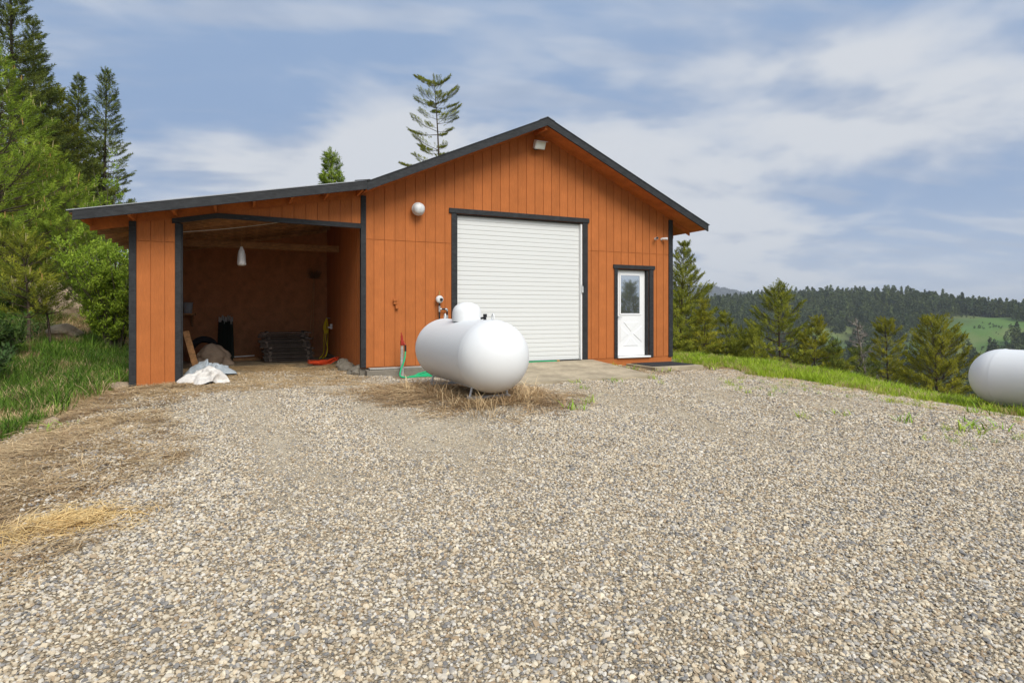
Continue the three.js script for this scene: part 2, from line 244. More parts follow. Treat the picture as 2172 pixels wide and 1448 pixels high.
// ---------------------------------------------------------------- the garage with its lean-to shed
const G = thing('garage_building', 'orange board-sided garage with charcoal trim and open lean-to shed', 'garage');
const RX = 3.69, SLOPE = .45, PITCH = .194;
const soffitY = x => 4.945 - SLOPE * Math.abs(x - RX);      // underside of the main roof
const shedTop = x => 3.225 + PITCH * x;                        // top of the shed's front boards
{
  const GD = [1.894, 4.889, 3.05], ED = [5.825, 6.721, 2.05];   // the two door openings
  const wall = mesh('front_wall', prism([[0, -.02], [GD[0], -.02], [GD[0], GD[2]], [GD[1], GD[2]], [GD[1], -.02], [ED[0], -.02], [ED[0], ED[2]], [ED[1], ED[2]], [ED[1], -.02], [7.40, -.02], [7.40, soffitY(7.4)], [RX, soffitY(RX)], [0, soffitY(0)]], -.14, -.014), M.back, G);
  const rnd = RNG(5);
  function board(x0, x1, y0, y1, parent, z = 0) { // top follows the roof where y1 is a function
    const t0 = typeof y1 === 'function' ? y1(x0) : y1, t1 = typeof y1 === 'function' ? y1(x1) : y1, b0 = typeof y0 === 'function' ? y0(x0) : y0, b1 = typeof y0 === 'function' ? y0(x1) : y0;
    if (Math.min(t0, t1) - Math.max(b0, b1) < .01) return;
    const pts = [[x0, b0], [x1, b1], [x1, t1]]; if (y1 === soffitY && x0 < RX && x1 > RX) pts.push([RX, soffitY(RX)]); pts.push([x0, t0]);
    const m = mesh('siding_board', prism(pts, z - .0135, z + (rnd() - .5) * .0016), M.siding[(rnd() * 4) | 0], parent); return m;
  }
  const gap = .0055, g0 = .236, st = .2032, SEAM = 2.44;
  const cuts = [.088]; for (let k = 0; k < 35; k++) cuts.push(g0 + st * k); cuts.push(7.294);
  for (let k = 0; k < cuts.length - 1; k++) {
    let a = cuts[k] + (k ? gap : 0), b = cuts[k + 1] - (k < cuts.length - 2 ? gap : 0);
    const cut = (y0, y1, holes) => { let segs = [[a, b]]; for (const [h0, h1] of holes) segs = segs.flatMap(([s, e]) => e <= h0 || s >= h1 ? [[s, e]] : [[s, Math.min(e, h0)], [Math.max(s, h1), e]].filter(q => q[1] - q[0] > .004)); for (const [s, e] of segs) board(s, e, y0, y1, wall); };
    const inG = !(b <= 1.793 || a >= 5.02), inE = !(b <= 5.734 || a >= 6.845);
    if (!inG && !inE) { cut(0, SEAM - .004, []); cut(SEAM + .004, soffitY, []); continue; }
    if (inG) { cut(0, SEAM - .004, [[1.793, 5.02]]); cut(SEAM + .004, 3.155, [[1.793, 5.02]]); cut(3.155, soffitY, []); }
    if (inE) { cut(0, 2.15, [[5.734, 6.845]]); cut(2.15, SEAM - .004, []); cut(SEAM + .004, soffitY, []); }
  }
  mesh('base_board', box(5.02, 7.39, -.19, -.016, -.09, -.004), M.siding[3], G);
  mesh('base_board', box(1.30, 1.79, -.19, -.016, -.09, -.004), M.siding[1], G);
  mesh('wall', box(7.27, 7.40, -.3, soffitY(7.4), -9, -.142), M.back, G);
  mesh('wall', prism([[0, -.3], [7.4, -.3], [7.4, soffitY(7.4)], [RX, soffitY(RX)], [0, soffitY(0)]], -9.15, -9.002), M.back, G);
  mesh('floor', box(.13, 7.27, -.12, -.005, -9, -.12), M.concrete, G);
  // the garage's side wall, seen inside the shed
  const side = mesh('wall', box(.012, .13, -.02, soffitY(0), -9, -.142), M.back, G);
  for (let k = 0; k < 24; k++) { const z1 = -.02 - st * k, z0 = z1 - st + .011; mesh('siding_board', box(0 - (rnd() * .001), .0125, -.01, soffitY(0) - .12, z0, z1), M.siding[(rnd() * 4) | 0], side); }
  mesh('footing', box(-.02, .12, -.35, -.022, -5, -.05), M.block, G);
  // ---- trim boards
  const T = (x0, x1, y0, y1, z0 = -.012, z1 = .02) => mesh('trim_board', rbox(x0, x1, y0, y1, z0, z1, .004), M.trim, G);
  mesh('corner_trim', rbox(-.012, .086, -.01, 3.26, -.10, .022, .005), M.trim, G);
  mesh('corner_trim', rbox(7.296, 7.418, -.02, 3.275, -.09, .022, .005), M.trim, G);
  mesh('corner_trim', rbox(-3.745, -3.642, -.19, 2.535, -.10, .022, .005), M.trim, G);
  T(1.795, 1.894, -.01, 3.052); T(4.889, 5.016, -.01, 3.052);
  mesh('head_trim', rbox(1.742, 5.05, 3.055, 3.155, -.012, .034, .006), M.trim, G);
  mesh('door_jamb', rbox(1.895, 1.93, -.01, 3.03, -.13, -.013, .004), M.trim, G); mesh('door_jamb', rbox(4.85, 4.888, -.01, 3.03, -.13, -.013, .004), M.white, G); mesh('door_jamb', rbox(1.895, 4.888, 3.032, 3.05, -.13, -.013, .004), M.trim, G);
  T(5.736, 5.824, -.012, 2.058); T(6.722, 6.843, -.012, 2.058);
  mesh('head_trim', rbox(5.70, 6.88, 2.06, 2.15, -.012, .032, .006), M.trim, G);
  mesh('door_jamb', rbox(6.664, 6.72, .03, 2.05, -.13, -.013, .004), M.trim, G); mesh('door_jamb', rbox(5.826, 6.72, 2.035, 2.05, -.13, -.013, .003), M.trim, G);
  mesh('threshold', rbox(5.815, 6.74, -.006, .032, -.13, .055, .006), M.white, G);
  // ---- roll-up door of ribbed slats
  const gd = mesh('garage_door', box(1.93, 4.85, -.012, 3.03, -.128, -.10), M.slat, G);
  const N = 32, sh = 3.035 / N;
  const sp = new THREE.Shape([[0, .0006], [.012, .0014], [.018, .011], [.019, .02], [.019, sh - .014], [.0155, sh - .0016], [0, sh - .0006]].map(q => new THREE.Vector2(...q)));
  const slatG = metric(new THREE.ExtrudeGeometry(sp, { depth: 2.915, bevelEnabled: false }).rotateY(-Math.PI / 2).translate(1.9325 + 2.915, 0, -.10));
  for (let k = 0; k < N; k++) { const m = mesh('door_slat', slatG, M.slat, gd); m.position.set(0, -.005 + k * sh, (rnd() - .5) * .002); }
  mesh('bottom_seal', box(1.93, 4.85, -.03, -.006, -.10, -.076), M.rubber, gd);
  const hd = mesh('lock_plate', rbox(4.862, 4.895, 1.49, 1.66, -.02, .028, .006), M.galv, gd); mesh('latch', rbox(4.868, 4.89, 1.64, 1.70, .028, .05, .004), M.black, gd);
  // ---- entry door
  const ed = mesh('entry_door', rbox(5.828, 6.662, .04, 2.033, -.128, -.088, .004), M.white, G);
  const fr = [[5.935, 6.545, 1.915, 1.955], [5.935, 6.545, .985, 1.025], [5.935, 5.972, 1.0251, 1.9149], [6.508, 6.545, 1.0251, 1.9149]];
  for (const q of fr) mesh('window_frame', rbox(q[0], q[1], q[2], q[3], -.088, -.073, .006), M.white, ed);
  mesh('pane', box(5.973, 6.507, 1.026, 1.914, -.087, -.083), M.glass, ed);
  const cx = 6.26, cy = .545, wx = .30, wy = .27;   // crossbuck: four raised triangles
  const tri = (pts) => mesh('raised_panel', new THREE.ExtrudeGeometry(new THREE.Shape(pts.map(p => new THREE.Vector2(p[0], p[1]))), { depth: .003, bevelEnabled: true, bevelSize: .014, bevelThickness: .009, bevelSegments: 2 }).translate(0, 0, -.089), M.white, ed);
  const q = .08; tri([[cx - wx + q * 1.35, cy + wy], [cx + wx - q * 1.35, cy + wy], [cx, cy + q * .95]]); tri([[cx - wx + q * 1.35, cy - wy], [cx, cy - q * .95], [cx + wx - q * 1.35, cy - wy]]);
  tri([[cx - wx, cy - wy + q * 1.2], [cx - q * 1.05, cy], [cx - wx, cy + wy - q * 1.2]]); tri([[cx + wx, cy - wy + q * 1.2], [cx + wx, cy + wy - q * 1.2], [cx + q * 1.05, cy]]);
  mesh('handle', merge([rod([5.885, .945, -.09], [5.885, .945, -.045], .012), rod([5.885, .945, -.048], [5.985, .935, -.048], .008, .006)].concat([new THREE.CylinderGeometry(.027, .027, .01, 14).rotateX(Math.PI / 2).translate(5.885, .945, -.084)])), M.steel, ed);
  // ---- main roof
  const rt = x => 5.062 - SLOPE * Math.abs(x - RX), th = .028;
  const slope = (x0, x1, y, t, z0, z1) => prism([[x0, y(x0) - t], [x1, y(x1) - t], [x1, y(x1)], [x0, y(x0)]], z0, z1);
  const rf = mesh('roof', merge([slope(0.002, RX, x => rt(x) + .008, .10, -9.5, .552), slope(RX, 8.0, x => rt(x) + .008, .10, -9.5, .552)]), M.roof, G);
  mesh('ridge_cap', merge([slope(RX - .17, RX, x => rt(x) + .034, .016, -9.52, .60), slope(RX, RX + .17, x => rt(x) + .034, .016, -9.52, .60)]), M.roof, rf);
  mesh('drip_edge', slope(.002, RX - .171, x => rt(x) + .018, .016, .45, .603), M.trim, rf); mesh('drip_edge', slope(RX + .171, 8.03, x => rt(x) + .018, .016, .45, .603), M.trim, rf);
  mesh('soffit', slope(.002, RX, soffitY, -.014, -.06, .552), M.soffit, G); mesh('soffit', slope(RX, 7.99, soffitY, -.014, -9.5, .552), M.soffit, G);
  mesh('fascia', slope(.0, RX - .002, x => rt(x) + .0, .150, .553, .592), M.trim, G); mesh('fascia', slope(RX + .002, 8.0, x => rt(x) + .0, .150, .553, .592), M.trim, G);
  mesh('ridge_beam', rbox(RX - .03, RX + .03, soffitY(RX) - .10, soffitY(RX) - .012, .012, .52, .004), M.soffit, G);
  for (let k = 0; k < 14; k++) { const z = -.005 - k * .61; mesh('rafter_tail', slope(7.42, 7.96, x => soffitY(x) - .001, .085, z - .04, z), M.soffit, G); }
  // ---- lean-to shed
  const sw = mesh('front_wall', merge([prism([[-3.72, -.17], [-3.09, -.17], [-3.09, 2.60], [-2.45, 2.745], [-.012, 2.72], [-.012, shedTop(-.012)], [-3.72, shedTop(-3.72)]], -.10, -.014)]), M.back, G);
  const sc = [-3.640, -3.44, -3.2368, -3.089];
  for (let k = 0; k < 3; k++) { const a = sc[k] + (k ? gap : 0), b = sc[k + 1] - (k < 2 ? gap : 0); board(a, b, -.165, 2.216, sw); board(a, b, 2.224, shedTop, sw); }
  const headY = x => x < -2.45 ? lerp(2.62, 2.752, (x + 3.1) / .65) : lerp(2.752, 2.728, (x + 2.45) / 2.43);
  { const hc = [-3.087]; for (let k = 2; k < 17; k++) hc.push(-3.44 + st * k); hc.push(-.014); for (let k = 0; k < hc.length - 1; k++) board(hc[k] + (k ? gap : .001), hc[k + 1] - (k < hc.length - 2 ? gap : 0), headY, shedTop, sw); }
  T(-3.086, -2.998, -.18, 2.545);
  mesh('head_trim', prism([[-3.13, 2.53], [-2.999, 2.56], [-2.45, 2.668], [-2.45, 2.752], [-3.13, 2.615]], -.03, .026), M.trim, G);
  mesh('head_trim', prism([[-2.449, 2.668], [-.014, 2.637], [-.014, 2.727], [-2.449, 2.752]], -.03, .026), M.trim, G);
  mesh('door_jamb', rbox(-3.0, -2.975, -.18, 2.54, -.10, -.014, .004), M.trim, G);
  mesh('base_board', box(-3.60, -3.1, -.30, -.168, -.09, -.006), M.siding[3], G);
  const lw = mesh('wall', box(-3.72, -3.66, -.45, shedTop(-3.7) + .02, -5, -.102), M.back, G);
  for (let k = 0; k < 24; k++) { const z1 = -.11 - st * k; mesh('siding_board', box(-3.734, -3.7205, -.17, shedTop(-3.7), z1 - st + .011, z1), M.siding[(rnd() * 4) | 0], lw); }
  const bw = mesh('wall', prism([[-3.72, -.3], [.01, -.3], [.01, shedTop(0) + .1], [-3.72, shedTop(-3.72) + .1]], -5.06, -5.0), M.ply, G);
  for (let k = 0; k < 4; k++) mesh('panel_sheet', box(-3.65 + k * .91, -3.65 + k * .91 + .9, -.2, 2.2 + .16 * k, -5, -4.988), M.ply, bw);
  const srt = x => 3.416 + PITCH * x;
  const sr = mesh('roof', slope(-4.43, -.002, x => srt(x) + .008, .03, -5.6, .552), M.roof, G);
  mesh('drip_edge', slope(-4.455, -.002, x => srt(x) + .022, .013, -5.62, .603), M.drip, sr);
  mesh('roof_lap', slope(-.22, .05, x => srt(Math.min(x, 0)) + .036, .012, -5.6, .612), M.trim, sr);
  for (let k = 0; k < 9; k++) { const z1 = .545 - k * .655; mesh('sheathing_board', slope(-4.43, -.004, x => srt(x) - .023, .014, z1 - .645, z1), M.raw[k % 3], sr); }
  mesh('fascia', slope(-4.38, -.003, srt, .142, .553, .592), M.trim, G);
  for (let k = 0; k < 9; k++) { const z = k ? -.62 * k + .05 : -.012; const f = mesh('rafter', slope(-4.28, .0, x => srt(x) - .038, .20, z - .045, z - (k ? 0 : .004)), k ? M.raw[k % 3] : M.soffit, G); }
  for (let k = 0; k < 8; k++) { const x = k ? -4.26 + k * .597 : -4.26; mesh('lookout', prism([[x - .02, srt(x) - .165], [x + .02, srt(x) - .158], [x + .02, srt(x) - .034], [x - .02, srt(x) - .042]], -.0115, .552), M.soffit, G); }
  mesh('ceiling_beam', rbox(-3.6, -.05, 2.42, 2.56, -2.55, -2.47, .006), M.raw[1], G);
  mesh('ceiling_brace', prism([[-2.55, 2.55], [-2.46, 2.56], [-2.38, 2.80], [-2.47, 2.81]], -2.46, -2.42), M.raw[1], G);
}

// ---------------------------------------------------------------- paving and footings by the wall
tag(mesh('concrete_apron', metric(new THREE.BoxGeometry(3.42, .14, 2.26, 12, 1, 8).translate(3.43, -.07, 1.13).applyMatrix4(new THREE.Matrix4().set(1, 0, 0, 0, 0, 1, -.066, -.012, 0, 0, 1, .006, 0, 0, 0, 1))), M.concrete), null, null, null, 'structure');
tag(mesh('concrete_step', rbox(6.02, 7.35, -.30, -.135, .06, 1.12, .012), M.concrete), null, null, null, 'structure');
{
  const c = thing('concrete_curb', 'short weathered concrete curb at the garage corner behind the hydrant', 'curb', [.06, -.27, .04]);
  mesh('beam', rbox(0, 1.32, 0, .225, 0, .2, .014, 2).rotateZ(.008), M.block, c);
  mesh('cap_board', rbox(.06, 1.30, .236, .262, .02, .17, .006), M.insul, c);
}
tag(mesh('door_mat', rbox(6.10, 7.24, -.134, -.118, .14, .95, .006), M.mat), 'thin black rubber mat lying in front of the white entry door', 'door mat');

// ---------------------------------------------------------------- propane tanks
function tank(x, y, z, turn, label, gy, eyes, gz) {
  const t = thing('propane_tank', label, 'propane tank', [x, gy, z], turn, 'white propane tanks beside the drive');
  const R = .475, L = 2.95, hl = L / 2 - R, yc = y - gy, prof = [];
  for (let i = 0; i <= 20; i++) { const a = -Math.PI / 2 + i / 20 * Math.PI / 2; prof.push(new THREE.Vector2(Math.max(.0005, R * Math.cos(a)), -hl + R * Math.sin(a))); }
  prof.push(new THREE.Vector2(R + .006, -hl + .012), new THREE.Vector2(R, -hl + .026)); for (let i = 1; i < 6; i++) prof.push(new THREE.Vector2(R, lerp(-hl, hl, i / 6))); prof.push(new THREE.Vector2(R, hl - .026), new THREE.Vector2(R + .006, hl - .012));
  for (let i = 0; i <= 20; i++) { const a = i / 20 * Math.PI / 2; prof.push(new THREE.Vector2(Math.max(.0005, R * Math.cos(a)), hl + R * Math.sin(a))); }
  const body = mesh('tank_shell', metric(new THREE.LatheGeometry(prof, 72).rotateX(Math.PI / 2).translate(0, yc, 0), .5), M.whiteGloss, t);
  body.geometry = (() => { const g = mergeVertices(new THREE.LatheGeometry(prof, 72).rotateX(Math.PI / 2).translate(0, yc, 0)); return g; })();
  const hood = [[.001, .28], [.05, .277], [.095, .266], [.14, .246], [.175, .218], [.2, .18], [.212, .135], [.216, .06], [.217, .0], [.21, .0]].map(p => new THREE.Vector2(p[0], p[1]));
  const dm = mesh('valve_hood', new THREE.LatheGeometry(hood, 40).translate(0, yc + R - .03, .02), M.whiteGloss, t);
  mesh('collar', new THREE.CylinderGeometry(.185, .195, .12, 32, 1, true).translate(0, yc + R - .055, .02), M.black, dm);
  for (let k = 0; k < 6; k++) { const a = k / 6 * 6.283 + .3; mesh('collar_tab', rbox(-.02, .02, 0, .05, -.004, .004, .002).translate(0, yc + R - .075, .2).rotateY(a).translate(0, 0, .02), M.whiteGloss, dm); }
  for (const s of eyes) { mesh('lifting_eye', new THREE.TorusGeometry(.036, .009, 8, 18).rotateY(Math.PI / 2).scale(1, 1.35, 1).translate(0, yc + R + .03, s * 1.0), M.whiteGloss, t); }
  mesh('fill_valve', merge([new THREE.CylinderGeometry(.018, .022, .06, 12).translate(0, yc + R + .02, gz), new THREE.CylinderGeometry(.026, .026, .045, 12).translate(0, yc + R + .058, gz + .005), rod([0, yc + R + .03, gz], [-.05, yc + R + .02, gz - .03], .014)]), M.black, t);
  for (const s of [-1, 1]) {
    const leg = mesh('saddle_leg', merge([rbox(-.30, .30, 0, .035, -.04, .04, .004), rod([-.27, .03, 0], [-.22, yc - R + .13, 0], .017), rod([.27, .03, 0], [.22, yc - R + .13, 0], .017)]), M.galv, t); leg.position.z = s * .86;
  }
  mesh('base_rail', merge([rbox(-.24, -.20, yc - R + .055, yc - R + .075, -1.0, 1.0, .004), rbox(.20, .24, yc - R + .055, yc - R + .075, -1.0, 1.0, .004)]), M.galv, t);
  return t;
}
tank(.921, .461, 3.26, 0, 'white propane tank with domed hood standing in front of the garage door', H(.92, 3.3) + .01, [-1, 1], .72);
tank(9.46, -.045, 6.86, -.02, 'white propane tank on the grass edge, cut off by the right frame', H(9.4, 6.7) - .02, [1], -.52);

// ---------------------------------------------------------------- fittings on the front wall
{
  const v = thing('vent_cap', 'round metal vent cap sticking out of the wall left of the garage door', 'vent', [1.07, 3.06, 0]);
  mesh('flange', new THREE.CylinderGeometry(.125, .125, .012, 28).rotateX(Math.PI / 2).translate(0, 0, .008), M.siding[3], v);
  mesh('duct', new THREE.CylinderGeometry(.085, .085, .14, 26).rotateX(Math.PI / 2).translate(0, 0, .075), M.galv, v);
  mesh('hood', new THREE.LatheGeometry([[.001, .27], [.05, .265], [.09, .245], [.112, .215], [.122, .17], [.124, .11], [.118, .11]].map(p => new THREE.Vector2(...p)), 30).rotateX(Math.PI / 2), M.galv, v);
  mesh('rim_band', new THREE.TorusGeometry(.123, .006, 8, 30).translate(0, 0, .15), M.galv, v);
  const f = thing('flood_light', 'small grey flood light under the peak of the garage roof', 'flood light', [3.70, 4.60, 0]);
  mesh('bracket', merge([rbox(-.04, .04, -.05, .05, 0, .03, .006), rod([0, 0, .02], [0, .02, .10], .012)]), M.darkMetal, f);
  const hd = mesh('housing', rbox(-.13, .13, -.085, .085, -.05, .05, .014, 2), M.galv, f); hd.position.set(.02, .02, .155); hd.rotation.set(.42, .1, 0);
  mesh('lens', rbox(-.112, .112, -.068, .068, .049, .056, .003), new THREE.MeshPhysicalMaterial({ color: col(.68, .68, .62), roughness: .12, clearcoat: 1 }), hd);
  mesh('visor', rbox(-.135, .135, .087, .094, -.03, .11, .003), M.galv, hd);
  const cam = (x, turn, label) => {
    const c = thing('security_camera', label, 'security camera', [x, 2.80, 0], 0, 'cameras by the garage corner'); c.scale.setScalar(.8);
    mesh('mount', merge([new THREE.CylinderGeometry(.036, .036, .02, 18).rotateX(Math.PI / 2).translate(0, 0, .012), rod([0, 0, .02], [Math.sin(turn) * .03, 0, .075], .011)]), M.white, c);
    const b = mesh('camera_body', merge([new THREE.CylinderGeometry(.036, .034, .14, 20).rotateX(Math.PI / 2), new THREE.CylinderGeometry(.039, .039, .06, 20, 1, true).rotateX(Math.PI / 2).translate(0, .003, .055)]), M.white, c); b.position.set(Math.sin(turn) * .06, .005, .115); b.rotation.y = turn; b.rotation.x = .12;
    mesh('lens', new THREE.CylinderGeometry(.031, .031, .008, 20).rotateX(Math.PI / 2).translate(0, 0, .071), M.black, b);
  };
  cam(6.90, -.5, 'small white security camera facing left, farther from the garage corner'); cam(7.08, .75, 'small white security camera facing right, next to the garage corner trim');
  const e = thing('outlet_box', 'orange-painted outlet box on the siding above the red hydrant', 'outlet box', [.64, 1.14, 0]);
  mesh('box', rbox(-.035, .05, .06, .155, 0, .055, .008, 2), M.siding[3], e); mesh('cover', rbox(-.045, .03, .12, .165, .04, .075, .006), M.siding[3], e); mesh('plug_cover', rbox(.0, .06, -.03, .05, 0, .07, .012, 2), M.siding[3], e);
  const g = thing('gas_regulator', 'grey gas regulator with black pipes mounted on the siding by the door', 'gas regulator', [1.515, .35, .09]);
  mesh('regulator_body', new THREE.LatheGeometry([[.001, .045], [.045, .043], [.07, .03], [.077, .012], [.077, -.004], [.06, -.025], [.03, -.04], [.001, -.042]].map(p => new THREE.Vector2(...p)), 26).rotateX(Math.PI / 2).translate(0, .955, 0), M.galv, g);
  mesh('vent_screen', new THREE.CylinderGeometry(.028, .03, .03, 16).rotateX(Math.PI / 2).translate(.025, .95, .05), M.black, g);
  mesh('bonnet', merge([rod([0, 1.02, 0], [0, 1.10, 0], .016), rod([0, 1.095, 0], [0, 1.125, 0], .01)]), M.brass, g);
  mesh('pipe', merge([rod([0, -.5, 0], [0, .88, 0], .016), rod([.03, .76, 0], [.14, .76, 0], .016), rod([.16, -.5, 0], [.16, .74, 0], .016)]), M.black, g);
  mesh('tee_fitting', merge([rod([0, .705, 0], [0, .82, 0], .024), rod([0, .76, 0], [.045, .76, 0], .023)]), M.steel, g); mesh('elbow_fitting', merge([tube([[.115, .76, 0], [.148, .755, 0], [.16, .72, 0]], .023, 8, 10), rod([.16, .55, 0], [.16, .64, 0], .024)]), M.steel, g);
}

// ---------------------------------------------------------------- hydrant and hoses
{
  const gy = H(.70, .33), y = thing('yard_hydrant', 'red-headed yard hydrant with wrapped white pipe and green hose', 'hydrant', [.70, gy, .33], 0);
  mesh('wrapped_pipe', new THREE.LatheGeometry(Array.from({ length: 34 }, (_, i) => new THREE.Vector2(.036 + .004 * ((i * 7) % 3 === 0) - .0003 * i, -.03 + i * .0192)), 16), M.insul, y);
  mesh('head', merge([rbox(-.03, .035, .61, .70, -.03, .04, .01, 2), rod([0, .69, 0], [-.005, .80, -.01], .026, .02), rod([.02, .66, .03], [.05, .61, .055], .016)]), M.red, y);
  mesh('lever', rod([-.006, .74, .0], [-.012, .85, -.012], .014, .01), M.red, y); mesh('coupling', rod([.05, .62, .055], [.05, .50, .06], .02), M.black, y);
  const p0 = [.75, gy + .50, .39];
  const hose = thing('garden_hose', 'bright green garden hose coiled on the ground beside the hydrant', 'hose', [0, 0, 0]);
  const q = (x, z, d = .014) => [x, H(x, z) + d + .012, z];
  mesh('hose_line', tube([p0, [.72, gy + .34, .43], [.64, gy + .16, .48], [.615, gy + .05, .54], q(.72, .60), q(.95, .58), q(1.3, .48), q(1.55, .35)], .015, 60, 8), M.green, hose);
  for (let k = 0; k < 5; k++) { const a = .80 + k * .05, b = .40 - .035 * k; mesh('hose_loop', tube([q(a, b + .05), q(1.05, .44 - .065 * k + .05, .016 + .02 * (k % 3)), q(1.4, .42 - .085 * k, .03 + .022 * (k % 3)), q(1.75, .30 - .05 * k, .018 + .01 * k), q(2.05, .40, .02 + .01 * k), q(1.95, .66, .015 + .012 * (k % 2)), q(1.5, .74 - .06 * k, .02 + .014 * (k % 3)), q(1.15, .62 - .045 * k, .018 + .012 * (k % 2)), q(a + .04, b + .10)], .0145, 70, 7), M.green, hose); }
  const h2 = thing('garden_hose', 'thin green hose end with brass fitting along the garage door bottom', 'hose', [0, 0, 0]);
  mesh('hose_line', tube([[2.2, -.03, .33], [2.8, -.012, .22], [3.4, -.005, .13], [3.9, -.004, .10], [4.17, -.004, .10]], .011, 40, 8), M.green, h2); mesh('brass_end', rod([4.17, -.004, .10], [4.24, -.004, .10], .016), M.brass, h2);
  mesh('nozzle', rod([4.24, -.004, .10], [4.80, -.004, .09], .007), M.black, h2);
}

// ---------------------------------------------------------------- things kept in the shed
const FLOOR = (x, z) => H(x, z), ORD = ['first', 'second', 'third', 'fourth', 'fifth', 'sixth', 'seventh', 'eighth', 'ninth', 'tenth', 'eleventh', 'twelfth', 'thirteenth', 'fourteenth', 'fifteenth'];
function crumple(w, h, d, seed, fold = .18, n = 26) { // a slumped sack or heap of sheeting
  const g = new THREE.SphereGeometry(1, n, Math.round(n * .7)), p = g.attributes.position, o = seed * 13.7;
  for (let i = 0; i < p.count; i++) {
    let x = p.getX(i), y = p.getY(i), z = p.getZ(i); const a = Math.atan2(z, x);
    const f = 1 + fold * (2 * fbm(x * 1.8 + o, y * 1.8 + z * 1.3 + o, 3) - 1) * 2 + fold * .6 * Math.sin(a * 7 + 5 * fbm(x * 2 + o, z * 2, 2) + y * 3);
    const yy = Math.max(y, -.35 + .1 * fbm(x * 3, z * 3 + o, 2)); const spread = 1 + .35 * sstep(.2, -.4, y);
    p.setXYZ(i, x * w * f * spread, (yy + .3) * h * (.75 + .5 * fbm(x * 1.5 + o, z * 1.5 + o, 3)), z * d * f * spread);
  }
  const m = mergeVertices(g); m.computeVertexNormals(); return m;
}
function drape(w, d, h, seed) { // a thrown-down sheet: folds over a low heap, ragged hem on the ground
  const nx = 44, nz = 34, g = new THREE.PlaneGeometry(2, 2, nx, nz).rotateX(-Math.PI / 2), p = g.attributes.position, o = seed * 7.3;
  for (let i = 0; i < p.count; i++) {
    const u = p.getX(i), v = p.getZ(i), hem = .72 + .5 * fbm(u * 1.5 + o, v * 1.5, 2) + .16 * Math.sin(Math.atan2(v, u) * 5 + o), rr = Math.min(1, u * u * .8 + v * v * .8);
    const ridge = 1 - Math.abs(2 * fbm(u * 1.5 + o + v * .6, v * 1.9 + o, 3) - 1) * 2.2, fine = 1 - Math.abs(2 * noise(u * 4 + o * 2 + v, v * 5 + o) - 1);
    p.setXYZ(i, u * w * hem, Math.max(.006, h * (1 - rr) * (.72 + .28 * ridge + .05 * fine) + .01 * fine), v * d * hem + .06 * (ridge - .5));
  }
  g.computeVertexNormals(); return g;
}
